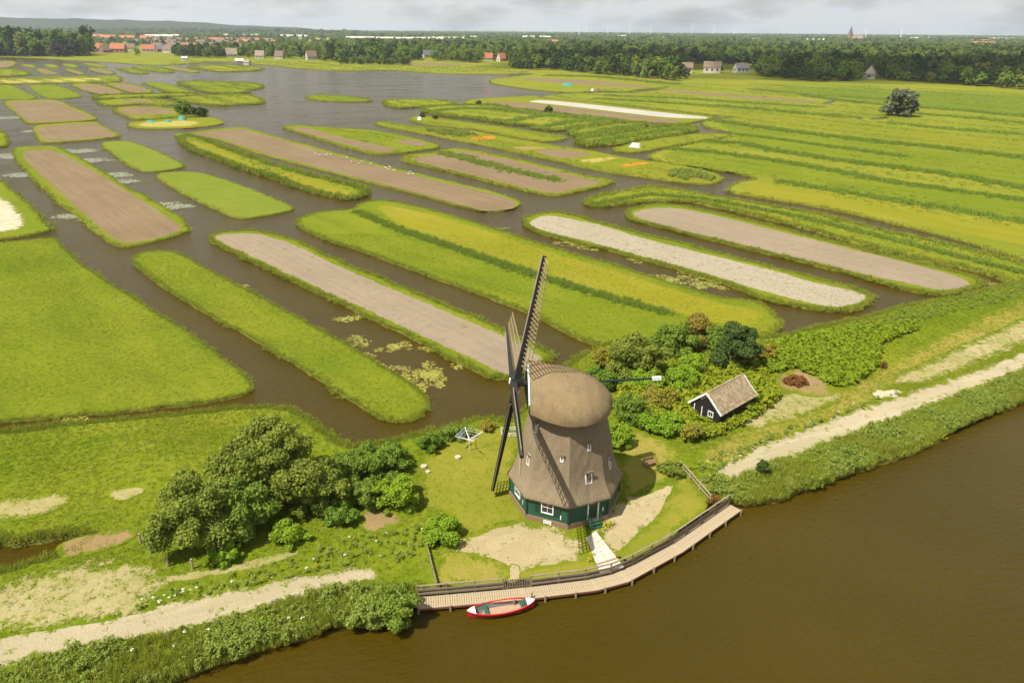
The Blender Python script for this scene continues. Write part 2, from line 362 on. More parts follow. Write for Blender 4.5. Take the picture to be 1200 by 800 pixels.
# ---- plan of the polder, in metres (x east of the camera, y ahead of it) ----
ISLANDS = {
 'mainland': (0.45,0.5,'far_meadow',[(-919.8,991.2),(-701.8,1071.3),(-658.5,1048.3),(-599.3,1015.2),(-546.6,969.9),(-479.9,932),(-417.7,875.2),(-382.4,870.8),(-375.1,939.4),(-365.3,973.7),(-276.8,889),(-225.9,819.2),(-172,776.6),(-147.6,796.6),(-124.1,808.6),(-85,758.2),(-48.2,741.4),(-2,747.8),(10.5,764.2),(22.6,751.2),(-1.9,700.5),(-22.1,661.9),(-17,609.9),(9.7,559.4),(29.9,534.2),(45.7,532),(59.1,548.5),(80.8,539.2),(88,559.4),(110.8,582.6),(121.6,601.7),(107.5,561.4),(79.2,524.4),(47.1,528.5),(16.9,498.1),(20,476.6),(49.8,459),(78.6,420.8),(102.4,392.2),(111.8,384.9),(108.8,377.1),(100.9,371),(89.5,361.3),(85.5,339.8),(93.8,322.7),(90.8,309.1),(71.6,289.8),(57.4,275.9),(48.8,262.5),(45.5,254.9),(47.7,248),(55,238.4),(65.4,228.9),(73.1,218),(63.1,209.2),(58.9,201.8),(58.2,195),(62.3,191.9),(68.9,185),(73.4,183.2),(82.8,168.2),(89.6,156.7),(96.4,140.4),(98.3,136.3),(110.9,109.5),(1500,420),(16000,3000),(16000,15000),(-16000,15000),(-16000,1350)]),
 'white_field': (0.4,0.35,'meadow_y',[(-30.1,457.7),(-22.3,475.8),(-1.2,490),(13.8,504.4),(16,485.3),(49.2,453.5),(77.6,414.8),(99.6,386),(100.2,378.4),(89.1,364.8),(77,352),(63.4,357.9),(41.4,378),(21.3,398.7),(-1,419.2),(-17.1,437.5),(-28.2,444.3)]),
 'G0': (0.4,1.3,'meadow_y',[(22.6,318.4),(26,330),(37.8,343),(55,355.6),(61.6,354.4),(61.9,344.6),(51.5,331.6),(34.2,308.4),(28.7,305.5),(24.4,307.8)]),
 'G1': (0.42,1.5,'meadow_y',[(24.4,290.7),(26.7,302.9),(33.9,305.8),(50.6,325.7),(61.6,335.8),(76.8,345.5),(82.5,336.6),(76.8,324.5),(57.4,302.1),(31.1,278.8),(26.2,280.7)]),
 'G2': (0.38,0.6,'meadow_y',[(35.6,271.7),(42.4,284.8),(61.1,303.6),(77,317.6),(91.2,317),(85.8,306.3),(71.4,293.3),(58.1,279.1),(43.7,264.2),(35.8,265.7)]),
 'K': (0.42,0.9,'meadow_y',[(17.4,182.1),(19,188.2),(26.9,194.9),(37.6,204.5),(41.9,202.3),(49.5,194.7),(66.3,177.2),(72.6,172.1),(79.8,157.1),(90.1,145.1),(95.8,132.4),(106.6,104.5),(99.2,96.1),(85.2,115.8),(85,118.8),(85.8,121.6),(84.7,127.9),(75.9,135.2),(67.7,150.4),(61.6,163.4),(48.3,180.4),(43.8,185.1),(34.3,184.7),(26.4,180.5),(18.9,177.4)]),
 'L': (0.4,0.6,'meadow',[(26.1,170.5),(28.1,175),(33.6,180.8),(39.6,181),(45.3,176.5),(59.2,156.5),(67,145.1),(75.1,133.5),(81.5,125.3),(81.5,121),(78.8,117.8),(71.1,114.2),(66.5,116.2),(59.6,127.3),(51.5,135.6),(44.6,143.8),(33.4,157.2),(26.3,165.5)]),
 'M': (0.38,0.6,'meadow',[(1.5,163.1),(3.7,168.1),(8.7,172),(11.8,170.9),(15.5,166.8),(26.4,153.3),(28.5,150.6),(41.1,137.1),(49.4,127.5),(52.3,124.1),(54.6,120.8),(58.6,117.3),(58.9,112.7),(53.4,106.3),(50.5,105.9),(44.6,108.4),(39.1,113.8),(37.7,118.6),(30.7,127),(22.7,135.4),(15.3,143.6),(7,149.9),(2.8,157)]),
 'N': (0.36,0.4,'meadow',[(-48.1,158.4),(-48.4,164.7),(-45.4,170.7),(-37.8,172.7),(-38.1,179.2),(-34.6,183.2),(-30.1,182.4),(-16.3,170.8),(-0.2,151.1),(9.9,139.1),(18.7,129.8),(28.7,117.5),(34.4,111.7),(39.1,111.4),(40.2,106.4),(40.6,101.4),(37.9,97.4),(34.8,95.1),(23.4,92.2),(11.3,91.9),(6.2,99.6),(1.7,105.9),(-15.1,123.3),(-34.2,142.2),(-42.1,149.8)]),
 'O': (0.4,0.45,'meadow',[(-62.8,146.5),(-62.4,150.6),(-54.7,153),(-44.2,145.7),(-31.6,130.1),(-12.3,109.8),(-1.2,98.2),(3.8,91.2),(5.3,88.7),(4.5,86.5),(-0.7,81.4),(-2.8,82.1),(-7.4,87.1),(-26.9,108.3),(-42.4,124.1),(-55.1,137.3)]),
 'P': (0.36,0.28,'meadow',[(-70.8,131.2),(-71.5,135.7),(-66.3,137.6),(-57.4,128.8),(-35,105.4),(-23.7,93.6),(-12.2,80.5),(-9.1,75.2),(-10.3,71.2),(-13.7,70.6),(-20.2,77.4),(-35.4,93.4),(-55.5,112.5),(-67.4,126)]),
 'Q': (0.36,0.25,'meadow',[(-133.4,127.9),(-101.9,141.5),(-93.3,146.3),(-88.3,139.4),(-76.8,126.2),(-57.8,107.6),(-43.6,94.1),(-33.3,82.5),(-31.1,79.3),(-31.1,77),(-35.9,74.6),(-44.6,72.4),(-55.7,69.9),(-75.8,65.5)]),
 'dike': (0.8,0.5,'dike_grass',[(-73.6,63.1),(-54,67.2),(-46.2,69.5),(-36.7,71.7),(-30.2,73.2),(-26.1,73.7),(-20.9,70.3),(-18.4,66.4),(-15.9,64.7),(-12.8,66.1),(-10.2,67.7),(-6.7,69.6),(-3.7,71.5),(-1.9,71.1),(0.1,71),(2,74.2),(4.2,79.6),(7.2,85.8),(10.3,90.2),(14.2,93.2),(23.6,93.4),(35.5,94.8),(43.1,98.1),(51.2,102.6),(63,109.2),(74.6,113.8),(85.2,119.7),(89.6,122.6),(137.4,139.7),(135.5,123.8),(110.6,97.9),(60.3,76.8),(53,73),(45.7,68.2),(42.1,65.6),(34.7,61.8),(29.5,59.2),(24.1,56.4),(21.4,56.1),(19.7,56.1),(14.8,51.5),(9.3,47.3),(1,45.3),(-7,44.1),(-8.1,41),(-12.2,40.9),(-14.8,39.4),(-17.6,38.3),(-19.2,37.4),(-22,36),(-24.8,34.8),(-31.2,31.9),(-40.5,27.3),(-55,43),(-40.4,46.1),(-38.1,47.2),(-36.5,48),(-35.1,48.8),(-35.1,50),(-36.5,50.7),(-38.3,50.4),(-42.4,49.2),(-59,47.2)]),
 'S1': (0.4,0.5,'meadow',[(-208.8,226.4),(-163.4,221),(-143.4,205.8),(-135.1,196.5),(-114,172.8),(-98.9,153.8),(-97.6,151.6),(-99.1,148.1),(-103.5,144),(-128,132.4)]),
 'S2': (0.4,0.4,'meadow',[(-173.8,258.9),(-175.7,266.8),(-163.9,269.4),(-150.6,254.4),(-103.7,197.7),(-76.7,166.2),(-69.5,154.7),(-68.6,150.4),(-72.9,141),(-76.3,139.1),(-79.5,140.9),(-88.4,151.2),(-132.6,203.7),(-157.8,236.6)]),
 'S3': (0.36,0.3,'meadow_l',[(-151.2,274.4),(-152.6,280.9),(-143.1,283.7),(-103.4,234.3),(-101.3,226.7),(-108.3,219.2),(-113.5,223.2),(-125.2,238.1)]),
 'S4': (0.36,0.3,'meadow_l',[(-103.7,213.9),(-104.1,219.4),(-92.2,221.3),(-53.5,176.8),(-51.5,172.3),(-59.8,162.7),(-65.1,165),(-92.4,198.2)]),
 'S5': (0.4,1.5,'meadow_y',[(-129.3,291.5),(-130.1,301.3),(-122.9,294.3),(-84.1,243.4),(-64.1,221.1),(-39.2,196.8),(-37.4,189.3),(-41.6,183),(-52.4,191.9),(-69.5,211.4),(-75.8,217.8),(-107.9,256.5),(-121.9,275.9)]),
 'S6': (0.36,0.2,'meadow',[(-137.8,303.4),(-118.4,329.9),(-109.5,318.7),(-52.1,246.7),(-25.4,217.2),(-4.8,194.8),(1.4,184.5),(2.3,179.7),(-0.2,174),(-6.3,171.2),(-9.2,173.7),(-30.8,197.2),(-56.1,222.9),(-88.6,257.5),(-113.3,290),(-124.3,297.9),(-133.4,298.6)]),
 'S7': (0.38,0.5,'meadow',[(-99.2,325.1),(-101,334),(-94.5,337.6),(-84.8,329),(-61.5,323.1),(-42.5,301.4),(-27.7,281),(-27.3,270.5),(-33,266.1),(-37.6,260.1),(-46.3,254.1),(-63,274.8),(-78.9,296.8)]),
 'S8': (0.38,0.6,'meadow_y',[(-37.6,245.6),(-36.5,254.5),(-30,258.6),(-25.8,264.5),(-23.3,270.7),(-17.8,271),(-0.5,250.9),(15.3,227.5),(23.5,215.3),(28.8,214.2),(28,207.8),(17.9,195.7),(11.2,190),(6.4,193),(-5.1,206.5),(-21.3,227.3),(-33.3,239.2)]),
 'S9': (0.36,0.4,'meadow_y',[(-62.8,342.8),(-62.1,352.8),(-52.1,343.5),(-43.3,334.7),(-19,324.3),(-0.6,298.8),(9.8,287.6),(16.2,279.1),(29,267.3),(33.5,258.9),(40.4,250.2),(44,246.1),(54.2,238.4),(62.9,222.4),(61.1,215.5),(57.7,209),(52.3,206.8),(43.8,212.2),(21,233.8),(14.4,244.7),(-13.4,281.8),(-19.5,288.2),(-42.5,317.2),(-56.6,330.8)]),
 'S10': (0.36,0.35,'meadow_y',[(-48.9,357.2),(-49.5,371.6),(-46.3,379.5),(-34.8,365.2),(-0.7,331.3),(3,325.7),(13.5,315.1),(22.4,305.1),(19.4,295.1),(10.9,289.9),(0,303.8),(-15.4,326),(-19.2,328.7),(-39.1,341.2)]),
 'S11': (0.4,1.2,'far_meadow',[(-50.2,413),(-40.6,428.1),(-21.3,434.6),(-12.3,437.9),(-0.1,414.7),(18.1,396.3),(38.2,375.9),(51.4,364),(49.2,356.9),(35,342.8),(24.1,329.9),(17.4,320.9),(11.1,329.1),(9.6,341.2),(-2.7,343.6),(-4,353.3),(-13.6,356.1),(-16,366.5),(-28.8,373),(-44.6,391.6)]),
 'S12': (0.4,0.8,'far_meadow',[(-77.5,450.9),(-75.9,465.1),(-48.8,467.5),(-31.8,445.6),(-33.6,437.1),(-48.6,427.4),(-60.7,412.2),(-68,421)]),
 'S13': (0.4,0.7,'meadow',[(-129.2,475.2),(-128.7,494.3),(-109.6,489.6),(-85.1,464.3),(-84.6,450.3),(-100.8,448.9),(-116,455.9)]),
 'T1': (0.36,0.3,'meadow_y',[(-281.3,423.1),(-291.7,443.3),(-264.1,448.5),(-235.9,407.6),(-197.1,361.1),(-191.1,347.5),(-213.1,333),(-222.9,345.3)]),
 'T2': (0.36,0.3,'meadow_y',[(-204.4,321.4),(-207,330.2),(-189.4,344.9),(-178.5,329),(-157,302.3),(-153,292.5),(-168.7,277.8),(-173.9,277.5),(-182,288.5)]),
 'T0': (0.36,0.5,'meadow',[(-256.2,324),(-215.7,317.8),(-201.6,299.7),(-184.4,274.7),(-181.1,267.5),(-182.5,266.4),(-199.2,248.3)]),
 'T3': (0.36,0.3,'meadow',[(-426.3,550.2),(-369.7,556.5),(-361.1,557.5),(-319.6,503),(-289.4,466.6),(-279.9,449.9),(-299.7,448.1),(-338.7,433.8)]),
 'T4': (0.36,0.3,'meadow',[(-351.3,558.5),(-332.8,565),(-270.3,480.9),(-260.7,463.2),(-272.8,450.5),(-318.4,510.3)]),
 'T5': (0.36,0.5,'meadow_y',[(-324.6,565.9),(-328.1,579.2),(-309.6,576.6),(-257.5,509.2),(-247.9,489.6),(-261.1,481.8),(-296.8,527.5)]),
 'T6': (0.36,0.5,'meadow_y',[(-311.2,585.8),(-298.1,592.1),(-264.6,551),(-237.3,511.3),(-237.9,493.8),(-251.6,502.8)]),
 'T6b': (0.4,1.2,'meadow_y',[(-253.8,463.9),(-257.5,478.9),(-220.6,495.5),(-203.2,497.2),(-195.7,478.4),(-217.2,467.2),(-244.6,450.2)]),
 'T7': (0.36,0.5,'meadow',[(-283.6,589),(-282.9,598.7),(-266.3,591),(-226,531),(-208.5,503.5),(-223.4,502.1)]),
 'T8': (0.38,1,'meadow',[(-257.3,592),(-259.2,611.6),(-213.2,606.9),(-189,581.1),(-178.5,547.8),(-182.2,531.7),(-175.1,510.3),(-185.1,498.9),(-205,507.4),(-226,542.8)]),
 'T9': (0.38,0.9,'meadow_y',[(-207.3,462.2),(-202.7,474.6),(-182.8,492.5),(-168.5,490.5),(-147.9,455.9),(-140.5,432.4),(-149,429.1),(-155.2,423.6),(-164.5,419.5),(-181.6,433)]),
 'T10': (0.36,0.7,'meadow_y',[(-241.4,442.2),(-232.9,456.9),(-219.6,461.1),(-203.4,451),(-190,432.3),(-185.3,421.2),(-197.5,420.2),(-207.8,429.3),(-217.6,413.7),(-224.4,418)]),
 'T11': (0.36,0.6,'meadow_y',[(-208.8,396.2),(-209.8,407.3),(-201.6,416),(-181.6,405),(-172.7,394.6),(-171.5,408.1),(-161.5,399.9),(-153.9,383.5),(-149.3,368.2),(-160.5,363.7),(-173.7,348.7),(-195.4,376.4)]),
 'T12': (0.36,0.35,'meadow_y',[(-171,335.7),(-171.7,344.4),(-158.7,358.4),(-143.2,363.1),(-132.4,348.1),(-128.9,335.3),(-138.8,322.6),(-150.6,319),(-160.7,321.2)]),
 'U1': (0.36,0.6,'meadow_y',[(-476.2,616.6),(-416.8,629.5),(-409.1,636.1),(-347.3,680.3),(-315.9,625.7),(-304.9,599.1),(-333.6,583.2),(-375,564.7),(-429.3,554.2)]),
 'U2': (0.36,0.8,'meadow_y',[(-535.3,738),(-495.7,751.9),(-497.1,776.5),(-449.5,720.6),(-419.2,677),(-430.5,650.8),(-465.9,640.3)]),
 'U3': (0.36,0.4,'meadow_y',[(-479.3,779.3),(-469.9,780.8),(-402.7,692.4),(-414.5,684.1)]),
 'U4': (0.36,0.4,'meadow_y',[(-453.5,783.3),(-445.6,784.6),(-380.8,695.4),(-391.4,693.9)]),
 'U5': (0.36,0.4,'meadow_y',[(-432.2,786.7),(-430.4,804.6),(-359.4,709.3),(-368.7,697.1)]),
 'U6': (0.36,0.4,'meadow_y',[(-545.9,863.3),(-533.1,865.5),(-484.9,795.8),(-506.9,810.4)]),
 'U7': (0.36,0.4,'meadow_y',[(-522.9,867.3),(-511.7,869.3),(-463.4,799.3),(-475.4,797.4)]),
 'U8': (0.36,0.4,'meadow_y',[(-517,890.2),(-491,873),(-449.5,810.6),(-455.4,800.6)]),
 'U9': (0.36,0.4,'meadow_y',[(-496.7,893.9),(-489.7,906.5),(-430.5,832.6),(-427.3,810.6)]),
 'U10': (0.36,0.4,'meadow_y',[(-672.9,932.1),(-618.8,942.7),(-602.3,945.9),(-548.4,862.8),(-512.6,791.4),(-520.4,790.1),(-566.9,782.6)]),
 'U11': (0.36,0.6,'meadow',[(-405.9,790.8),(-400.2,809.5),(-334.4,722.7),(-340,701)]),
 'U12': (0.36,0.6,'meadow',[(-406.8,826.9),(-398.4,837.9),(-387.4,839.7),(-319.3,739.5),(-322.5,717.3)]),
 'U13': (0.36,0.5,'meadow_y',[(-379.1,831.5),(-374.2,851.8),(-294.8,743.1),(-302.2,727.3)]),
 'U14': (0.36,0.8,'meadow_y',[(-353.6,835.7),(-338.8,888.9),(-315.2,882.3),(-280,847.8),(-254.7,802.4),(-255.4,764.2),(-287.1,744.2),(-314.8,787.9)]),
}
SHEETS = [
 ('white_field','white_cover_field','white_cover',[(7.5,457.5),(16.1,472.6),(47.8,440),(75.7,404.3),(96.7,381.3),(95.8,372.5),(74.9,376.6),(45.1,414),(18.7,446.5)]),
 ('white_field','field','soil',[(-20.8,443.1),(-8.7,456.1),(3.9,450.6),(18.4,437.6),(44.4,407.2),(73.8,370.6),(80.7,364.2),(76.3,354.5),(63.6,359.5),(41.7,381.2),(21.4,401.1),(-1,422.1),(-17.1,436.7)]),
 ('L','field','soil_grey',[(27.3,169.7),(31.9,175.7),(38.8,177.3),(44.4,172.9),(58.1,153.5),(78,126.5),(79,120.2),(75.6,117.1),(71.1,116.5),(62.6,125.1),(47.4,141.8),(43.8,146.2),(33.4,157.9)]),
 ('M','field','soil_white',[(3,160),(5.7,166.1),(8.9,168.3),(18.7,159.7),(27.9,147.1),(40.2,134),(48.4,124.8),(52.3,119.2),(56.4,116.2),(57.8,112.8),(54.7,109.5),(50.8,107.9),(48.3,108.6),(40.1,117.1),(38,120.2),(33.5,125.9),(24.3,135.3),(15.5,145.4),(7.1,153.4),(4.5,157)]),
 ('O','field','soil_grey',[(-61.3,146.4),(-60.4,148.8),(-54.1,150),(-44.6,143),(-30.7,126.2),(-11.9,106.4),(-1.2,95.3),(3.7,88.6),(4,87),(0,82.5),(-1,82.8),(-27.3,110.3),(-43.2,126.9),(-56.6,140.7)]),
 ('N','field','grass_yellow',[(-33.4,176.8),(-29.3,176.9),(-15.9,165.9),(-0.2,146.4),(9.6,135),(18.3,126.1),(28,114.2),(33.5,108.7),(37.2,107.6),(37.9,103.2),(34.9,99.7),(27.9,101.9),(24.1,106.6),(14.1,115.6),(1.9,128.2),(-12.2,144.1),(-26.1,159.9)]),
 ('S1','field','sand',[(-184.5,198.3),(-141.1,188.7),(-127.9,181.9),(-120.6,174.4),(-105.9,156.4),(-105,152),(-106.7,149.1),(-134.2,139.7)]),
 ('S2','field','soil',[(-169.3,257.4),(-159.2,260.9),(-103.3,194.6),(-71.5,155.3),(-70,150.9),(-73.6,142.7),(-78.2,141.7),(-86.5,151.1),(-152.2,232.8)]),
 ('S5','field','grass_yellow',[(-123.9,286.4),(-80.1,231.4),(-61.6,212.2),(-41.5,191.4),(-42.6,186.1),(-59.3,203.4),(-78.2,225.5),(-115.5,273.5)]),
 ('S6','field','soil',[(-133.7,298.8),(-116,323.1),(-107.6,311.7),(-51.1,241.9),(-24.9,212.6),(-4.7,190.9),(0.8,181.9),(1,178),(-0.7,174.3),(-6.3,171.8),(-8.8,174),(-30.9,198.2),(-56.6,225.2),(-89.7,260.8),(-114.4,293.2),(-124.2,297.9)]),
 ('S7','field','soil',[(-97.5,327.1),(-92.5,330.4),(-71.2,301.9),(-53.9,281.3),(-40.7,265.2),(-46.1,258.1),(-64.3,280.8),(-83.7,306.3)]),
 ('S7','field','soil',[(-46.5,285.1),(-40.6,294.2),(-30.7,279.3),(-34.8,273.7)]),
 ('S8','field','soil',[(-34.9,246.9),(-27.2,254.8),(-22.7,263.1),(-17.4,265.4),(-0.5,245.1),(15,222.4),(23.1,211.3),(26.3,209.5),(15.7,197.1),(10.9,192.5),(6.5,196.2),(-5.2,209.5),(-21.4,228.1)]),
 ('S9','flower_bed','flowers_orange',[(-18.8,297.5),(-10.3,304.1),(-6.1,300.8),(-12.5,290.7)]),
 ('S9','flower_bed','flowers_orange',[(34.5,238.5),(43.5,243.4),(43.7,240.9),(35,233.8)]),
 ('S9','field','soil',[(6.1,263.8),(15.5,272.3),(28.4,259.2),(19.5,249.6),(13.9,251.1)]),
 ('S9','field','straw',[(20.9,246.2),(32.8,253.8),(35,250.4),(24.3,239.7)]),
 ('S9','garden_bed','garden',[(-38.3,324.5),(-18.5,315.8),(-14.3,302.8),(-24.3,299.7),(-34.1,312.1)]),
 ('S9','garden_bed','garden',[(43.6,222.4),(52.6,230.8),(59.5,218.2),(56.7,210.9),(48.8,213.1)]),
 ('S9','field','soil_red',[(-1.8,276.7),(15,274.4),(3.1,265.6)]),
 ('T1','field','soil',[(-278.5,421.9),(-283.5,434.4),(-259.7,439.1),(-233.8,401.6),(-198,357.7),(-194.6,349.1),(-215.1,337.6),(-221.8,345.5)]),
 ('T2','field','soil',[(-200.5,317.2),(-201.8,323.6),(-186.4,337.9),(-176.1,323.1),(-157,299.5),(-155.3,293.3),(-170.6,280.6),(-174.9,280.4)]),
 ('T5','field','soil',[(-319.1,562.9),(-303,562.9),(-256.8,504.5),(-251.9,494.6),(-263.6,486.7),(-291.9,523)]),
 ('T6','field','soil',[(-301.4,575.7),(-292.1,578.7),(-261.5,542),(-238.8,509.1),(-244,498.8),(-254.2,508.3)]),
 ('T10','field','soil',[(-228,439.2),(-226.9,447),(-214.8,449.7),(-205.7,438.4),(-211.5,430.1)]),
 ('T11','field','soil',[(-203.9,392.9),(-203,402.7),(-192.5,407.2),(-172.4,388.9),(-168.2,378.9),(-186.1,367.8)]),
 ('T12','field','straw',[(-164,330),(-165,340),(-153.3,348.5),(-141.8,344.2),(-139.3,328.5),(-153.5,323.1)]),
 ('U1','field','straw',[(-449.1,598.1),(-403.4,608.9),(-337.4,650.7),(-325.3,613.3),(-352.1,589.8),(-382.6,576.6),(-426.3,566.9)]),
 ('U3','field','soil',[(-463.6,757.4),(-456.7,758.5),(-407.5,694.4),(-417.3,690.3)]),
 ('U4','field','soil',[(-439.2,761.2),(-433,762.2),(-384.9,697.5),(-392.7,696.4)]),
 ('U5','field','soil',[(-416.9,764.6),(-416.4,776.4),(-365.8,711.3),(-370.6,700.9)]),
 ('U10','field','soil',[(-647.3,903.1),(-599.1,912.3),(-584.9,915),(-546,854.6),(-519.8,800.3),(-526.2,799.2),(-569.2,792.2)]),
 ('U13','field','soil',[(-367.6,816),(-364.6,829.6),(-300.5,741.2),(-307,737.2)]),
 ('U14','field','grass_yellow',[(-330.7,812.8),(-323.2,852.1),(-280.2,820.9),(-260.8,788.7),(-292.8,759.3)]),
 ('mainland','field','soil',[(103.5,543),(111,563.6),(165,501),(189.6,475.6),(181.9,462.4),(150.7,490.2)]),
 ('mainland','field','grass_yellow',[(66.1,206.4),(73,206.3),(87,193.9),(100,178.3),(115,162.6),(133.3,135.2),(119.7,119.7),(103.9,145.2),(89.8,163.3),(72,186),(60.9,195.1)]),
 ('mainland','field','soil',[(1.9,668.9),(18.6,691.5),(76.1,644.3),(108.2,593.6),(94.4,580.5),(64.4,599.9),(32.9,628.7)]),
 ('mainland','field','soil',[(-129.9,973.5),(-72.4,984.2),(-58.1,927.2),(-117.6,895.2)]),
 ('mainland','field','grass_yellow',[(18.9,732.4),(75.8,709.1),(128.3,639.9),(123.6,619),(72.5,677.7),(19.8,708.2)]),
 ('mainland','field','meadow',[(93.3,357.6),(112.8,328.8),(143,288.2),(156.7,277),(173.9,254.7),(202,213.8),(164.3,170.7),(142.2,205.2),(130.9,228.5),(107.3,253.3),(87,295.6),(95.1,327.7)]),
 ('mainland','field','meadow',[(50.4,255),(57.7,269.8),(71,261.6),(85.7,245.3),(97.2,227.8),(108.5,208.7),(130,186.1),(150.3,154.7),(141.3,144.4),(119.2,169.2),(104,186.2),(89.8,200.8),(77.4,213.8),(65.4,229.4),(55.1,239)]),
 ('mainland','field','meadow_y',[(123.7,431.6),(137.6,405),(165.3,371.3),(184.2,328.9),(205.8,304.7),(252.7,271.8),(221,235.5),(181.2,266.2),(161.4,285.9),(147.5,297.8),(115.1,344.2),(109.1,394.5)]),
 ('mainland','field','meadow_d',[(199.1,608.2),(261,596.6),(311.4,567.9),(347.6,526.6),(433,478),(307.9,335),(259.8,389.3),(250.9,424.9),(226.3,466.2),(211.2,535)]),
 ('dike','track','track',[(-46.6,34.2),(-35.5,38.8),(-28.9,40.7),(-21.3,43.4),(-13.7,45.7),(-11.1,46),(-10.5,45.4),(-12.9,44.4),(-16.9,43),(-22.2,40.2),(-28.3,38.4),(-34.1,36.7),(-44.8,32.2)]),
 ('dike','sand_patch','sand_grass',[(-51.6,39.6),(-38.3,43.3),(-35.3,45.5),(-30.5,46.5),(-27.1,45),(-26.9,42),(-29.3,41.1),(-36.1,39.9),(-48.8,36.6)]),
 ('dike','footpath','sand_grass',[(-26.9,45.1),(-21.1,46.7),(-17.5,48.4),(-17.1,47.9),(-20.9,46),(-26,44.5)]),
 ('dike','dry_slope','lawn_dry',[(18.8,63),(25.8,69.2),(35.5,75.3),(42.2,79.4),(58.9,93.4),(81.6,110.6),(141.2,144.4),(130.6,132.3),(75.4,100.8),(57.2,88.2),(45.7,80.4),(38.6,73.3),(26.7,66.2),(19.8,60.8)]),
 ('dike','track','track',[(19.7,60.2),(22,62.2),(26.5,65.7),(38.2,72.5),(56.6,82.5),(68.2,89.5),(129.7,126),(119.1,114.3),(65.2,84.9),(54.6,78.9),(45,73.2),(36.4,68.1),(28.2,63.6),(20.4,59.1)]),
 ('dike','sand_track','sand_grass',[(46.2,80.6),(55.4,86.8),(75.6,101.1),(161.5,161.1),(148.3,146.5),(71.2,94.2),(58.8,86.3),(48.3,80)]),
 ('dike','sand_patch','sand_grass',[(30.2,75.6),(34.8,78.1),(39.1,77.8),(35.9,74.5),(31,71.8),(25.8,69.2),(24.6,69.8)]),
 ('dike','sand_patch','sand',[(42.5,77.8),(45.4,78.5),(46.6,77.9),(45.3,76.8),(42.4,76.1)]),
 ('dike','gravel_yard','gravel',[(-3.9,50),(-1.8,51.6),(0.1,52.2),(3,51.6),(5.7,50.3),(5.8,48.4),(5.1,47.1),(2.8,46.6),(0.1,46.4),(-1.2,47.3),(-4,48.1)]),
 ('dike','gravel_yard','gravel',[(15,58.4),(15.6,57.7),(14.6,55.7),(13.1,53),(9.9,49.3),(8.8,48.3),(8.3,49.2),(7.7,50.9),(9.2,54.3),(10.9,55.9),(12.5,57.3)]),
 ('dike','gravel_path','gravel',[(-0.1,46.8),(0.7,46.8),(0.6,44.9),(-0.2,44.8)]),
 ('dike','lawn','lawn',[(-8.2,59),(-8.4,62.7),(-4.9,67.8),(-1.8,68.8),(0.4,66.7),(-0.2,59.1),(0.1,55),(1,52.9),(-1.9,52),(-3.8,50.3),(-5.3,53.6),(-7.2,54.9)]),
 ('dike','lawn','lawn',[(15.6,57.7),(16.5,60),(17.7,55.2),(14.9,52.4),(10.2,48.1),(9.3,47.6),(8.9,48.1),(9.9,49.1),(13.1,52.8),(14.5,55.4)]),
 ('dike','lawn','lawn_dry',[(12.1,66.9),(13.8,68),(15.7,65.5),(16,61.5),(14.7,59),(12.6,57.7),(11.1,56.4),(10.7,59.2)]),
 ('dike','lawn','lawn_dry',[(-5.4,47.7),(-4,47.9),(-1.2,47),(-0.3,46),(-0.4,45.1),(-5.1,44.6)]),
 ('dike','lawn','lawn',[(0.7,46),(5.1,46.9),(6.7,47.4),(6.9,46.6),(6.7,46.2),(0.9,45)]),
 ('dike','bare_patch','bare_earth',[(-13.3,53.2),(-12,54.1),(-9.5,52.8),(-9.9,51.4),(-12.2,50.9)]),
 ('dike','bare_patch','bare_earth',[(32.4,80.1),(36.2,84.1),(37.9,80.2),(37.7,77.1),(34.1,77)]),
 ('dike','dry_patch','sand_grass',[(-49.1,53.1),(-45.5,54.4),(-41,55.7),(-39.6,54.7),(-41.5,52.8),(-47.9,51.3)]),
 ('dike','dry_patch','sand_grass',[(-36.9,56.2),(-34.2,57),(-33.5,56.4),(-35.1,54.8)]),
 ('dike','bare_patch','bare_earth',[(-37.2,48.6),(-35.1,49.8),(-32.3,50.7),(-31.3,50),(-33.3,48.4),(-35.5,47.4)]),
]
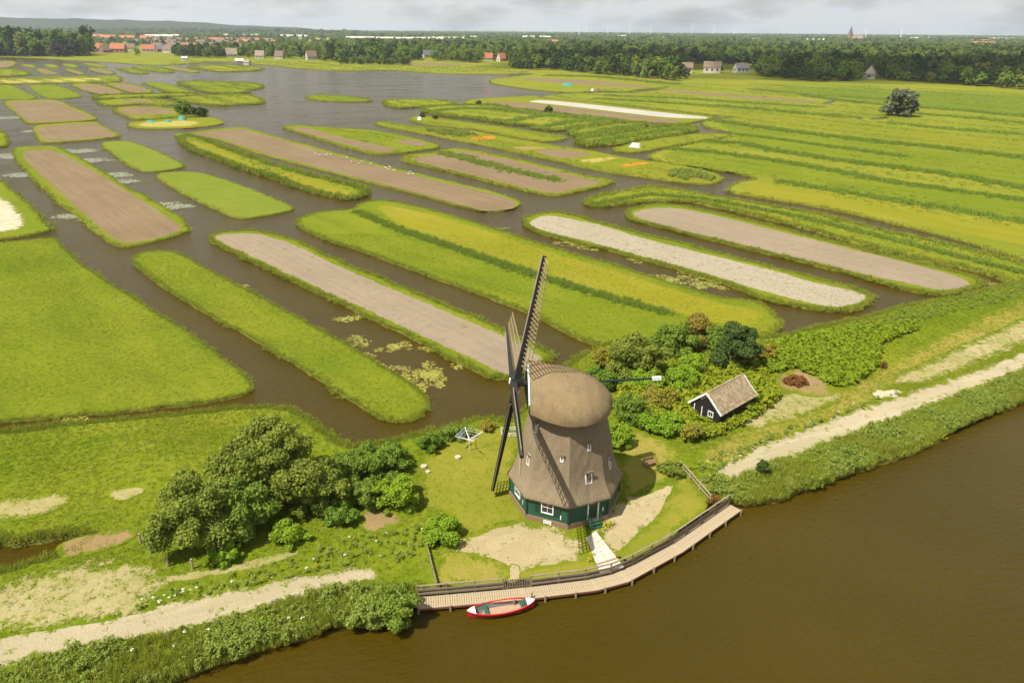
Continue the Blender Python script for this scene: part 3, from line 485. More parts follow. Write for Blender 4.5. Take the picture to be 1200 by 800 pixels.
REED_ROWS = [
 ([(-36.7,170.2),(-25.4,155.2),(-11.9,140.1),(1.9,125),(13.8,113),(23.7,104.6)],2.6,0.75),
 ([(-24.8,260),(-11.5,241.1),(2.2,223.2),(12.8,210.1)],3,0.9),
 ([(56.7,272.1),(71.6,263.9),(86.6,248.2),(98.2,230.3),(109.2,210.3),(131.5,188.4),(152.4,157.1)],2.6,1.3),
 ([(75.1,290.6),(86.4,290.1),(93.7,270),(106.7,251.8),(119.7,238.2),(130.2,227.3),(141.6,204.2),(164.5,170.9)],3,1.4),
 ([(93.2,314),(104,301.8),(118.6,281.7),(135.1,258.6)],2.5,1.1),
 ([(96.4,361.7),(113.9,332.2),(130.2,310.9),(144.9,292.1),(158.6,280.6),(175.9,257.8),(208.2,220.9)],4,1.5),
 ([(116.7,441.5),(140.8,414.6),(169.1,383.3)],5,1.4),
 ([(52.1,480.7),(98.9,450.5),(138.9,419)],4,1.2),
 ([(193.9,519.7),(207.6,470.8),(219.9,452.6),(233,435.9),(248.5,420.6),(262.8,393.9),(308.3,335.4)],4,1.5),
 ([(210.2,406.7),(228.4,387.5),(243,362.9),(283.5,307)],4,1.2),
 ([(178.4,362),(195.2,337.3),(216.5,321.4),(256.7,276.3)],4,1.2),
 ([(76.6,211.5),(88.2,197),(102.1,182.4),(116.7,165.2),(135,137.1)],2.6,1),
 ([(60.4,507.1),(106.3,485.6),(173.4,436.1)],5,1),
 ([(174.7,571),(205.8,520.9),(238,491.2)],5,1),
 ([(29.8,723.8),(78.3,710.3),(127.9,620.2)],8,1.6),
 ([(-12.4,411.8),(16.3,384.1),(47.8,361.9)],4,1.2),
 ([(-4.7,349.8),(7.5,371.9),(20.6,384.4)],3,1.2),
 ([(9.7,331.6),(27.1,355.3),(44.3,367.1)],3,1.2),
 ([(-45.1,396),(-28.6,412.9),(-5.6,412.4)],3,1.2),
 ([(28.5,285.7),(48.1,308.7),(74.4,334.2)],3,1.3),
 ([(29.1,310.2),(43.9,330.8),(59.1,344.2)],2,1.2),
 ([(19.7,179.5),(35.5,192.2),(47.8,187.4),(64.1,171),(77,151.2),(87.8,132.5),(98.3,114.5)],0.8,1),
]
PONDS = [
 [(186.2,465.5),(199.8,484.2),(205,487.7),(198.9,475.2),(184.5,454.4)],
 [(167.7,377),(175.5,383.3),(170.4,373.5)],
 [(176.4,379.5),(190.8,390.3),(187.4,382.2),(176.4,372.8)],
]
LILIES = [
(-21.1,92.8,1.6),(-22.3,94.6,1.2),(-16.1,90.8,1.9),(-15.2,92.6,1.5),(-19.1,88,1.6),(-17,85.9,1.6),(-11.6,84.9,2.2),(-10.5,81.7,2.4),(-12.3,82.9,1.8),(-10,83.7,1.4),(-10.9,80.1,1.6),(-24.8,102.8,1.6),(-23.2,103.5,1.2),(-12.2,91.5,1.4),(-6,86.1,1.6),(-6.7,88.2,1.2),(-9.2,90.4,1),(-45.1,117,0.9),(-49.1,70.6,1.5),(-48.4,71,1.1),(-46.2,113.5,0.5),(27.3,121.1,3.6),(29.1,119.3,3.2),(25.4,122.9,2.2),(24.1,133.7,2),(17.2,145.6,1.2),(20.9,140.7,1),(29,138.5,1.4),(33.2,124.6,3),(34.7,121.3,3),(35.6,119,2.4),(11.1,144.8,2.4),(13.6,143.6,2.2),(15.1,141.1,1.2),(-2.1,156.8,0.8),(-236.6,358.3,6),(-197.6,310.5,4),(-152.3,260,6),(-136.3,240.9,5),(-117.4,214.7,5),(-110.1,205.9,4),(-81.3,174.8,3),(-85.6,177.5,2.4),(-100.8,165.4,2.2),(-96.7,161.5,1.6),(-167.3,248.1,6),(-141.9,215,4),(59.6,182.7,1),(81.8,119.7,1.5),(82.2,117.9,1.5),(82.2,121.5,1.2)]
# ------------------------------------------------------------------ water and land
wm = MB().add([(-16000, -600, 0), (16000, -600, 0), (16000, 15000, 0), (-16000, 15000, 0)], [(0, 1, 2, 3)])
tag(wm.build('water', 'water'), kind='structure')

TERRAIN = {}
OUTLINE = {}
def land(key, pts, h, mat, name):
    p = np.asarray(pts); far = np.median(p[:, 1])
    step = 1.0 if far < 120 else 2.0 if far < 250 else 5.0
    if key == 'mainland':
        shore, rest = p[:-5], p[-5:]
        for _ in range(2):
            shore = np.vstack([shore[:1], np.stack([.8*shore[:-1]+.2*shore[1:], .2*shore[:-1]+.8*shore[1:]], 1).reshape(-1, 2), shore[-1:]])
        q = np.vstack([resample(shore, 3.5, False), rest]); nfix = 5
    else:
        q = resample(chaikin(p, 2), step); nfix = 0
    n = len(q); nr = normals2(q)
    for _ in range(2): nr = (np.roll(nr, 1, 0)+2*nr+np.roll(nr, -1, 0))/4
    amp = (.20 if key in 'PQN' else .36)*step**.5*ring_noise(n, len(key)*31+n)
    if nfix: amp[-nfix:] = 0; nr[-nfix:] = 0; amp[0] = amp[-nfix-1] = 0
    q = q+nr*amp[:, None]; OUTLINE[key] = q
    ins = (.22, .6) if key != 'dike' else (.5, 1.2)
    rings = [(q+nr*.45, -.7), (q, -.02), (q-nr*ins[0], h*.72), (q-nr*ins[1], h)]
    m = MB()
    for r, z in rings:
        m.v += [(a, b, z) for a, b in r]
    for k in range(3):
        for i in range(n): m.f.append((k*n+i, k*n+(i+1) % n, (k+1)*n+(i+1) % n, (k+1)*n+i))
    nb = len(m.f)
    tris = tessellate_polygon([[Vector((a, b, 0)) for a, b in rings[3][0]]])
    m.f += [tuple(3*n+i for i in t) for t in tris]
    me = m.mesh(name); me.materials.append(M['bank_earth']); me.materials.append(M[mat])
    idx = np.ones(len(me.polygons), np.int32); idx[:2*n] = 0; me.polygons.foreach_set('material_index', idx)
    bm = bmesh.new(); bm.from_mesh(me); bmesh.ops.recalc_face_normals(bm, faces=bm.faces)
    up = sum(f.normal.z*f.calc_area() for f in bm.faces)
    if up < 0: bmesh.ops.reverse_faces(bm, faces=bm.faces)
    bm.to_mesh(me); bm.free()
    o = link(name, me); tag(o, kind='structure'); TERRAIN[key] = (o, h); return o
for key, (h, fr, mat, pts) in ISLANDS.items():
    land(key, pts, h+(0 if key in ('mainland', 'dike') else .001*(len(TERRAIN) % 40)), mat,
         {'mainland': 'ground', 'dike': 'dike'}.get(key, 'island'))
def sheet(name, pts, z, mat, parent, under=None):
    """a patch of other ground; its outer strip thins out into the ground round it"""
    q = np.asarray(pts, float); far = np.median(q[:, 1])
    q = resample(chaikin(q, 2), .4 if far < 90 else 1.0 if far < 250 else 3)
    wide = 0 if under is None else {'track': 1.3, 'gravel': 1.5, 'lawn': 1.6, 'lawn_dry': 2., 'sand_grass': 3.0, 'bare_earth': 2.4, 'sand': 1.2}.get(mat, .5 if mat.startswith('soil') else 1.2)*(1 if far < 150 else 1.6 if far < 300 else 3.)
    per = np.hypot(*np.diff(np.vstack([q, q[:1]]), axis=0).T).sum(); ar = abs(np.sum(q[:, 0]*np.roll(q[:, 1], -1)-np.roll(q[:, 0], -1)*q[:, 1]))/2
    wide = min(wide, 1.25*ar/per)
    nr = normals2(q); q = q+nr*(ring_noise(len(q), len(q))*(.12 if far < 90 else .25 if far < 250 else .5))[:, None]
    n = len(q); m = MB()
    if wide:
        for _ in range(3): nr = (np.roll(nr, 1, 0)+nr+np.roll(nr, -1, 0))/3
        seg = per/n; k_ = max(3, int(2.5*wide/seg)); idx = np.arange(n); ad = np.abs(idx[:, None]-idx[None]); ad = np.minimum(ad, n-ad)
        dm = np.hypot(q[:, None, 0]-q[None, :, 0], q[:, None, 1]-q[None, :, 1]); dm[ad <= k_] = 1e9
        w_ = np.minimum(wide*.5, dm.min(1)*.3)
        for _ in range(4): w_ = np.minimum(w_, (np.roll(w_, 1)+w_+np.roll(w_, -1))/3)
        o_, i_ = q+nr*wide*.5, q-nr*w_[:, None]
        m.v = [(a, b, z) for a, b in o_]+[(a, b, z+.003) for a, b in i_]
        m.f = [(i, (i+1) % n, n+(i+1) % n, n+i) for i in range(n)]; base, ring = n, i_
    else: m.v = [(a, b, z) for a, b in q]; base, ring = 0, q
    m.f += [tuple(base+i for i in t) for t in tessellate_polygon([[Vector((a, b, 0)) for a, b in ring]])]
    fl = []
    for f in m.f:
        a, b, c = (Vector(m.v[i]) for i in f[:3]); fl.append(f if (b-a).cross(c-a).z >= 0 else f[::-1])
    m.f = fl; me = m.mesh(name)
    if wide:
        at = me.attributes.new('edge', 'FLOAT', 'POINT'); at.data.foreach_set('value', [0.]*n+[1.]*n)
    return link(name, me, m_finish(mat, under) if under else mat, parent)
NSH = {}
for key, name, mat, pts in SHEETS:
    o, h = TERRAIN[key]; k = NSH[key] = NSH.get(key, 0)+1; sheet(name, pts, h+.004+.0015*k, mat, o, None if mat == 'white_cover' else ISLANDS[key][2])
for p in PONDS:
    tag(sheet('pond', p, .60, 'water', None), kind='structure')

# low blue hills of the dunes far off on the left
def hills():
    prof = [(-6200, 62), (-5200, 92), (-4200, 101), (-3700, 97), (-3300, 84), (-2700, 82), (-2250, 66), (-1900, 52), (-1700, 44), (-1300, 20), (-1000, 0)]
    xs = np.linspace(-6200, -1000, 130); P = []
    zs = np.interp(xs, [a for a, b in prof], [b for a, b in prof])
    r = np.random.default_rng(5)
    for j, (dy, f) in enumerate(((-700, 0), (-450, .35), (-200, .8), (0, 1), (350, .9), (900, .5), (1500, 0))):
        row = []
        for i, x in enumerate(xs):
            nz = 3*math.sin(i*.31+j)+2.2*math.sin(i*.83+2*j)+r.uniform(-2, 2)
            row.append((x, 5600+dy, max(0, zs[i]*f+nz*f)+.2))
        P.append(row)
    me = grid_mesh('hills', P)
    tag(link('hills', me, 'hill_wood'), kind='structure')
m_ground('hill_wood', (.030, .046, .020), (.042, .058, .024), (.022, .036, .016), (.07, .075, .04), k=.12)
hills()
for nm, pts, mat in (('far_field', [(-150, 2900), (520, 3000), (560, 3900), (-200, 3700)], 'meadow_l'), ('far_field', [(-900, 2900), (-420, 2950), (-430, 3300), (-980, 3250)], 'straw'),
                     ('far_field', [(-1500, 3100), (-1050, 3050), (-1080, 3500), (-1650, 3500)], 'meadow_l'), ('far_field', [(-800, 1900), (-330, 1950), (-340, 2080), (-820, 2050)], 'straw')):
    z = .5+.004*len(nm); link(nm, MB().add([(a, b, z) for a, b in pts], [(0, 1, 2, 3)]).mesh(nm), mat, TERRAIN['mainland'][0])

# ------------------------------------------------------------------ scattered plants ("stuff")
def proto(name, meshes):
    c = bpy.data.collections.new(name)
    for i, me in enumerate(meshes):
        c.objects.link(bpy.data.objects.new('%s_%02d' % (name, i), me))
    return c
def scatter(name, coll, pts, scl, pick=None, tilt=.12, parent=None, rotz=None):
    n = len(pts)
    if n == 0: return None
    me = bpy.data.meshes.new(name); me.vertices.add(n); me.vertices.foreach_set('co', np.asarray(pts, np.float32).ravel())
    rot = np.stack([rng.normal(0, tilt, n), rng.normal(0, tilt, n), rng.uniform(0, 6.283, n) if rotz is None else rotz], 1)
    a = me.attributes.new('rot', 'FLOAT_VECTOR', 'POINT'); a.data.foreach_set('vector', rot.astype(np.float32).ravel())
    a = me.attributes.new('scl', 'FLOAT_VECTOR', 'POINT'); a.data.foreach_set('vector', np.asarray(scl, np.float32).ravel())
    a = me.attributes.new('pick', 'INT', 'POINT')
    a.data.foreach_set('value', (rng.integers(0, len(coll.objects), n) if pick is None else pick).astype(np.int32))
    for m in {m.name: m for o in coll.objects for m in o.data.materials}.values(): me.materials.append(m)
    o = link(name, me, None, parent)
    t = bpy.data.node_groups.new(name, 'GeometryNodeTree')
    t.interface.new_socket('Geometry', in_out='INPUT', socket_type='NodeSocketGeometry'); t.interface.new_socket('Geometry', in_out='OUTPUT', socket_type='NodeSocketGeometry')
    gi = t.nodes.new('NodeGroupInput'); go = t.nodes.new('NodeGroupOutput'); ip = t.nodes.new('GeometryNodeInstanceOnPoints')
    ci = t.nodes.new('GeometryNodeCollectionInfo'); ci.inputs['Collection'].default_value = coll
    ci.inputs['Separate Children'].default_value = True; ci.inputs['Reset Children'].default_value = True
    def att(nm, ty):
        a = t.nodes.new('GeometryNodeInputNamedAttribute'); a.data_type = ty; a.inputs['Name'].default_value = nm; return a.outputs['Attribute']
    ip.inputs['Pick Instance'].default_value = True
    L = t.links.new
    L(gi.outputs[0], ip.inputs['Points']); L(ci.outputs[0], ip.inputs['Instance']); L(att('pick', 'INT'), ip.inputs['Instance Index'])
    L(att('rot', 'FLOAT_VECTOR'), ip.inputs['Rotation']); L(att('scl', 'FLOAT_VECTOR'), ip.inputs['Scale']); L(ip.outputs[0], go.inputs[0])
    md = o.modifiers.new('plants', 'NODES'); md.node_group = t
    return o
def blades_mesh(name, mat, n, spread, seed, lean=.35, w=.035, segs=2, h0=.6):
    """a tuft: n thin bending blades of about unit height"""
    r = np.random.default_rng(seed); V = []; F = []; T = []
    for _ in range(n):
        a = r.uniform(0, 6.283); rad = spread*math.sqrt(r.uniform()); bx, by = rad*math.cos(a), rad*math.sin(a)
        h = r.uniform(h0, 1.05); d = r.uniform(0, 6.283); ln = r.uniform(.1, lean)*h; tw = r.uniform(0, 3.14); tt = r.uniform()
        wx, wy = w*math.cos(tw), w*math.sin(tw); b = len(V)
        for k in range(segs+1):
            f = k/segs; cx, cy, cz = bx+ln*f*f*math.cos(d), by+ln*f*f*math.sin(d), h*f*(1-.12*f)
            g = (1-f)*.8+.2
            if k < segs: V += [(cx-wx*g, cy-wy*g, cz), (cx+wx*g, cy+wy*g, cz)]; T += [tt*.7+.3*f]*2
            else: V += [(cx, cy, cz)]; T += [tt*.7+.3]
        for k in range(segs-1): F += [(b+2*k, b+2*k+1, b+2*k+3), (b+2*k, b+2*k+3, b+2*k+2)]
        e = b+2*segs; F += [(e-2, e-1, e)]
    me = np_mesh(name, V, F, 3, T); me.materials.append(M[mat]); return me
def leaves_mesh(name, mat, lobes, n, size, seed, shell=.35, flat=.0, aspect=.62):
    """n small leaf faces spread through lobes (cx,cy,cz,rx,ry,rz)"""
    r = np.random.default_rng(seed); L = np.asarray(lobes, float)
    wgt = (L[:, 3]*L[:, 4]+L[:, 4]*L[:, 5]+L[:, 3]*L[:, 5]); k = r.choice(len(L), n, p=wgt/wgt.sum()); l = L[k]
    d = r.normal(size=(n, 3)); d /= np.linalg.norm(d, axis=1)[:, None]; d[:, 2] = np.where(d[:, 2] < -.45, -d[:, 2], d[:, 2])
    rad = 1-shell*r.uniform(0, 1, n)**1.6+r.normal(0, .05, n); c = l[:, :3]+d*l[:, 3:]*rad[:, None]
    nr = d+r.normal(0, .75, (n, 3)); nr[:, 2] += .35+flat; nr /= np.linalg.norm(nr, axis=1)[:, None]
    u = np.cross(nr, r.normal(size=(n, 3))); u /= np.maximum(np.linalg.norm(u, axis=1), 1e-6)[:, None]; v = np.cross(nr, u)
    s = size*r.uniform(.45, 1.5, n); su = u*s[:, None]; sv = v*(s*aspect)[:, None]; bend = nr*(s*.18)[:, None]
    V = np.stack([c-su-bend, c+sv, c+su-bend, c-sv], 1).reshape(-1, 3); F = np.arange(4*n).reshape(n, 4)
    tint = np.clip(r.uniform(0, 1, n)*.7+r.uniform(0, 1, len(L))[k]*.35, 0, 1)
    me = np_mesh(name, V, F, 4, np.repeat(tint, 4)); me.materials.append(M[mat]); return me
def auto_lobes(rx, h, z0, n, seed, ry=None, top=1.0):
    """uneven crown: lobes of many sizes over an egg-shaped volume of radius rx from z0 up to z0+h"""
    r = np.random.default_rng(seed); ry = rx if ry is None else ry; out = [(0, 0, z0+h*.46, rx*.60, ry*.60, h*.38)]; n = int(n*1.9)
    sk = r.uniform(-.25, .25, 2)*rx
    for i in range(n):
        t = (i+.5)/n; a = i*2.4+r.uniform(-.9, .9); f = .05+.83*t**.9; prof = math.sin(math.pi*min(1, (f*.85+.12)))**.7*(1-.25*f*top)
        rr = rx*prof*r.uniform(.5, 1.0); s = rx*r.choice([.12, .17, .22, .30])*r.uniform(.85, 1.2)*(1.1-.3*f)
        out.append((rr*math.cos(a)+sk[0]*f, rr*math.sin(a)*ry/rx+sk[1]*f, z0+h*f, s*r.uniform(.8, 1.3), s*r.uniform(.8, 1.3), s*r.uniform(.6, 1.0)))
    return out
def trunk_mb(h, r0, seed, limbs=4, reach=1.5):
    r = random.Random(seed); m = MB(); p = Vector((0, 0, -.15)); k = 4
    for i in range(k):
        q = Vector((r.uniform(-.12, .12)*h*.3, r.uniform(-.12, .12)*h*.3, h*(i+1)/k)); m.cyl(p, q, r0*(1-.7*i/k), r0*(1-.7*(i+1)/k), 7); p = q
        if i >= 1:
            for _ in range(limbs//2):
                a = r.uniform(0, 6.28); e = q+Vector((math.cos(a)*reach*r.uniform(.5, 1), math.sin(a)*reach*r.uniform(.5, 1), h*r.uniform(.15, .4)))
                m.cyl(q, e, r0*.4*(1-.5*i/k), r0*.1, 5)
    return m
BARE = [(p, m) for (i, n, m, p) in SHEETS if m in ('soil', 'soil_grey', 'soil_white', 'white_cover', 'sand', 'gravel', 'track', 'bare_earth', 'sand_grass', 'soil_red')]
BARE_NEAR = [(p, m) for p, m in BARE if min(b for a, b in p) < 150]

tuft = proto('tuft_proto', [blades_mesh('tuft', 'grass_blade', 20, .9, i, .9, .085, 2, .4) for i in range(4)])
reedc = proto('reed_proto', [blades_mesh('reed', 'reed', 26, .75, 20+i, .5, .075, 2, .55) for i in range(4)])
reedd = proto('reed_dark_proto', [blades_mesh('reed_d', 'reed_dark', 26, .75, 40+i, .5, .075, 2, .55) for i in range(4)])

# fringe of grass and reed along every bank
P_, S_, PD, SD = [], [], [], []
for key, (h, fr, mat, pts) in ISLANDS.items():
    q = OUTLINE[key] if key != 'mainland' else OUTLINE[key][:-5]
    far = np.median(q[:, 1]); nr = normals2(OUTLINE[key])[:len(q)]
    near = far < 150
    step = .22 if near else .55 if far < 300 else 1.3
    dense = resample(np.vstack([q, q[:1]]) if key != 'mainland' else q, step, False)
    nn = np.stack([np.interp(np.linspace(0, len(q)-1, len(dense)), np.arange(len(q)), nr[:, i]) for i in (0, 1)], 1)
    for rep in range(2 if near or fr > .7 else 1):
        w = (.9 if fr < .7 else 1.6)
        wild = np.sin(dense[:, 0]*.37+1.3*np.sin(dense[:, 1]*.21))*np.sin(dense[:, 1]*.29+.7)
        d = dense-nn*(rng.uniform(.0, w, len(dense))-np.where(wild > .25, rng.uniform(0, 1.1, len(dense))*(wild-.1), 0)*(1 if near else 1.5))[:, None]+rng.normal(0, .14, dense.shape)
        ok = in_frame(d)
        if key == 'dike': ok &= ~inside(d, [(-6.5, 42), (10, 44.5), (24, 56), (20, 58), (7, 48.5), (-6.5, 46)])
        d = d[ok]; n = len(d)
        cl = .6+.4*np.sin(d[:, 0]*.31+d[:, 1]*.17)+.25*np.sin(d[:, 0]*.9-d[:, 1]*.7)
        bush = np.sin(d[:, 0]*1.7+np.sin(d[:, 1]*.9)*2)*np.sin(d[:, 1]*1.3+1)+rng.normal(0, .35, n)
        hh = fr*rng.uniform(.5, 1.2, n)*(.65+.35*np.clip(cl, 0, 1.3)+.45*np.clip(bush, 0, 2)); ww = (.32+.38*min(fr, 1.3))*(1 if near else 1.5 if far < 300 else 2.6)
        z = np.full(n, h*.75)
        pp = np.column_stack([d, z]); ss = np.column_stack([np.full(n, ww)*rng.uniform(.7, 1.2, n), np.full(n, ww)*rng.uniform(.7, 1.2, n), hh*(1 if far < 300 else 1.25)])
        dark = rng.uniform(size=n) < (.45 if fr > 1 else .15)
        P_.append(pp[~dark]); S_.append(ss[~dark]); PD.append(pp[dark]); SD.append(ss[dark])
# reed rows along the ditches of the meadows
for pts, w, h in REED_ROWS:
    far = np.median([b for a, b in pts]); near = far < 150; q = resample(pts, .25 if near else .5 if far < 300 else .9, False)
    for rep in range(5 if near else 4):
        d = q+rng.normal(0, .33, q.shape)*w*(.8 if near else 1.7); d = d[in_frame(d)]; n = len(d)
        ww = .45 if near else 1.1 if far < 300 else 2.0
        PD.append(np.column_stack([d, np.full(n, .42)])); SD.append(np.column_stack([np.full(n, ww), np.full(n, ww), h*rng.uniform(.35, .95, n)]))
# rough growth standing in the meadows and on the wilder islands
rough = [(fill_points([(21.01, 503.39), (59.35, 550.92), (129.97, 630.5), (281.14, 627.68), (362.77, 550.34), (423.12, 466.65), (121.94, 122.22), (104.84, 146.7), (73.3, 212.61), (48.2, 250.75), (91.36, 313.94), (98.71, 370.84)], 2.3), .45)]
for key in ('S5', 'S7', 'S8', 'S9', 'S10', 'S11', 'S12', 'S13', 'T8', 'T9', 'T10', 'T11', 'G0', 'G1', 'G2', 'K', 'U1', 'U2', 'U11', 'U12', 'U14'): rough.append((fill_points(OUTLINE[key], 1.7 if key in ('K', 'S8', 'S9', 'S10') else 2.4), .5*min(1, ISLANDS[key][1])+.12))
rough.append((fill_points([(-173.63, 784.49), (14.66, 764.68), (16.55, 867.84), (-123.92, 928.13), (-295.2, 995.25), (-435.77, 994.71), (-387.05, 881.7), (-359.02, 956.88)], 4.), .8))
for p, h in rough:
    for e, mt in BARE:
        if mt.startswith('soil') or mt == 'white_cover': p = p[~inside(p, e)]
    p = p[in_frame(p)]; c, s_ = math.cos(R(-52)), math.sin(R(-52)); u, v = p[:, 0]*c+p[:, 1]*s_, -p[:, 0]*s_+p[:, 1]*c
    f = np.sin(v*.42+np.sin(u*.03)*2)+.7*np.sin(v*.17+1.+u*.011)+.5*np.sin(u*.09+v*.05)+rng.normal(0, .5, len(p)); k = f > .15; p, f = p[k], f[k]; n = len(p)
    ww = np.where(p[:, 1] > 300, 1.7, 1.15)*rng.uniform(.7, 1.3, n); pp = np.column_stack([p, np.full(n, .40)]); ss = np.column_stack([ww, ww, h*rng.uniform(.5, 1.3, n)]); dk = f > 1.25
    P_.append(pp[~dk]); S_.append(ss[~dk]); PD.append(pp[dk]); SD.append(ss[dk])
o = scatter('bank_reeds', reedc, np.vstack(P_), np.vstack(S_))
tag(o, 'light green grass and reed fringe along the island banks', 'reeds', kind='stuff')
o = scatter('dark_reeds', reedd, np.vstack(PD), np.vstack(SD))
tag(o, 'dark green reeds along banks and ditch rows in the meadows', 'reeds', kind='stuff')

# grass on the nearer meadows
P_, S_ = [], []
MILL = (4.88, 56.36)
for key, sp in (('Q', .34), ('P', .32), ('N', .42), ('dike', .29), ('O', .8), ('M', .8), ('L', .8)):
    p = fill_points(OUTLINE[key], sp, 1.); p = p[in_frame(p) & (p[:, 1] < 150)]
    for pl, mt in BARE_NEAR: p = p[~inside(p, pl) | (rng.uniform(size=len(p)) < {'sand_grass': .3, 'track': .03, 'gravel': .05, 'bare_earth': .15}.get(mt, .015))]
    p = p[np.hypot(p[:, 0]-MILL[0], p[:, 1]-MILL[1]) > 5.6]
    if key == 'dike': p = p[~inside(p, [(-6.5, 42), (10, 44.5), (24, 56), (20, 58), (7, 48.8), (-6.5, 46.2)])]
    keep = rng.uniform(size=len(p)) < .65+.35*np.sin(p[:, 0]*.23)*np.sin(p[:, 1]*.31+p[:, 0]*.11); p = p[keep]; n = len(p)
    lawn = np.zeros(n, bool)
    for (i, nm, mt, pl) in SHEETS:
        if nm == 'lawn': lawn |= inside(p, pl)
    hh = rng.uniform(.05, .14, n)*np.where(lawn, .45, 1.)*(1.25 if key == 'dike' else 1)
    P_.append(np.column_stack([p, np.full(n, ISLANDS[key][0]-.01)])); S_.append(np.column_stack([rng.uniform(.18, .32, n), rng.uniform(.18, .32, n), hh]))
o = scatter('meadow_grass', tuft, np.vstack(P_), np.vstack(S_))
tag(o, 'short bright grass on the near meadows and the dike', 'grass', kind='stuff')
# ------------------------------------------------------------------ the windmill
YZ = .83
mill = empty('windmill', (*MILL, YZ))
tag(mill, 'octagonal thatched windmill with four bare lattice sails and green boarded base', 'windmill')
def oct_r(phi, Rc, rnd=0.):
    a = (phi+math.pi/2) % (math.pi/4)-math.pi/8
    r = Rc*math.cos(math.pi/8)/math.cos(a); return r*(1-rnd)+Rc*.965*rnd
def opt(k, Rc): a = -math.pi/2+k*math.pi/4; return (Rc*math.cos(a), Rc*math.sin(a))
# plinth of brick, eight green boarded walls of lapped boards
P = [[(oct_r(t, Rc)*math.cos(t), oct_r(t, Rc)*math.sin(t), z) for t in (-math.pi/2+2*math.pi*i/64 for i in range(64))] for Rc, z in ((5.06, -.3), (5.06, .47), (4.6, .47))]
link('plinth', grid_mesh('plinth', P, True, False), 'brick', mill)
def facet_frame(k, Rc):
    a, b = Vector((*opt(k, Rc), 0)), Vector((*opt(k+1, Rc), 0)); u = (b-a).normalized(); n = Vector((u.y, -u.x, 0)); return (a+b)/2, u, n, (b-a).length
# k = -1 is the front-left side, 0 the front-right one
for k in range(8):
    c, u, n, L = facet_frame(k, 4.92); m = MB(); nb = 11; z0, z1 = .47, 2.62; dz = (z1-z0)/nb
    gap = [(-.10, .98, .2, 2.3)] if k == 0 else [(-.55, .62, 1.05, 2.3)] if k in (7, 6) else []
    for i in range(nb):
        za, zb = z0+i*dz, z0+(i+1)*dz+.02; spans = [(-L/2, L/2)]
        for (a0, a1, g0, g1) in gap:
            if zb-.03 > g0 and za+.03 < g1: spans = [(-L/2, a0), (a1, L/2)]
        for (s0, s1) in spans:
            p0, p1 = c+u*s0, c+u*s1; t0, t1 = n*.045, n*.012
            m.add([p0+t0+Vector((0, 0, za)), p1+t0+Vector((0, 0, za)), p1+t1+Vector((0, 0, zb)), p0+t1+Vector((0, 0, zb)), p0-n*.05+Vector((0, 0, za)), p1-n*.05+Vector((0, 0, za)), p1-n*.05+Vector((0, 0, zb)), p0-n*.05+Vector((0, 0, zb))],
                  [(0, 1, 2, 3), (0, 4, 5, 1), (4, 7, 6, 5), (3, 2, 6, 7), (0, 3, 7, 4), (1, 5, 6, 2)])
    w = m.build('wall', 'green_board', mill)
    p = Vector((*opt(k, 4.97), 0)); MB().bar(p+Vector((0, 0, .45)), p+Vector((0, 0, 2.6)), .16, .16).build('corner_board', 'green_dark', mill)
def framed(name, k, Rc, s, z, w, h, parent, depth=.09, lean=0., frame=.09, bars=1, mat='white_paint', glass='glass'):
    """a window on facet k: white frame with panes, s along the facet, z its middle"""
    c, u, n, L = facet_frame(k, Rc); n = (n*math.cos(lean)+Vector((0, 0, math.sin(lean)))).normalized(); v = n.cross(u).normalized()*1.0
    if v.z < 0: v = -v
    o = c+u*s+Vector((0, 0, z)); m = MB()
    for sx in (-1, 1): m.bar(o+u*sx*(w/2-frame/2)-v*h/2, o+u*sx*(w/2-frame/2)+v*h/2, frame, depth*2, n)
    for sy in (-1, 1): m.bar(o-u*(w/2-frame)+v*sy*(h/2-frame/2), o+u*(w/2-frame)+v*sy*(h/2-frame/2), frame, depth*1.9, n)
    f = m.build(name, mat, parent)
    MB().bar(o-u*(w/2-frame), o+u*(w/2-frame), h-2*frame, .02, n).build('pane', glass, f)
    b = MB()
    for i in range(bars):
        t = (i+1)/(bars+1)-.5; b.bar(o-u*(w/2-frame)+v*h*t+n*.02, o+u*(w/2-frame)+v*h*t+n*.02, .035, .05, n)
    if bars: b.bar(o-v*(h/2-frame)+n*.02, o+v*(h/2-frame)+n*.02, .035, .04, n)
    if bars: b.build('glazing_bar', mat, f)
    return f
framed('window', 7, 4.98, .03, 1.68, 1.12, 1.26, mill)
framed('window', 6, 4.98, .03, 1.68, 1.12, 1.26, mill)
# shutters standing open beside the front window, door with steps, cellar vent, small white plates
for s in (-.86, .92): c, u, n, L = facet_frame(7, 5.0); MB().bar(c+u*s-u*.25+Vector((0, 0, 1.65)), c+u*s+u*.25+Vector((0, 0, 1.65)), 1.2, .05, n).build('shutter', 'green_dark', mill)
c, u, n, L = facet_frame(0, 4.96)
d = MB().bar(c+u*.02+n*-.02+Vector((0, 0, 1.35)), c+u*.86+n*-.02+Vector((0, 0, 1.35)), 1.85, .06, n).build('door', 'green_dark', mill)
MB().bar(c+u*.12+n*.02+Vector((0, 0, 2.0)), c+u*.76+n*.02+Vector((0, 0, 2.0)), .42, .03, n).build('door_window', 'glass', d)
m = MB()
for s in (-.05, .93): m.bar(c+u*s+n*.04+Vector((0, 0, .42)), c+u*s+n*.04+Vector((0, 0, 2.3)), .10, .12, n)
m.build('door_frame', 'white_paint', mill)
for i in range(3):
    o = MB().bar(c+u*-.1+n*(.28+.27*i)+Vector((0, 0, .38-.15*i)), c+u*.98+n*(.28+.27*i)+Vector((0, 0, .38-.15*i)), .25, .06).build('step', 'green_board', mill)
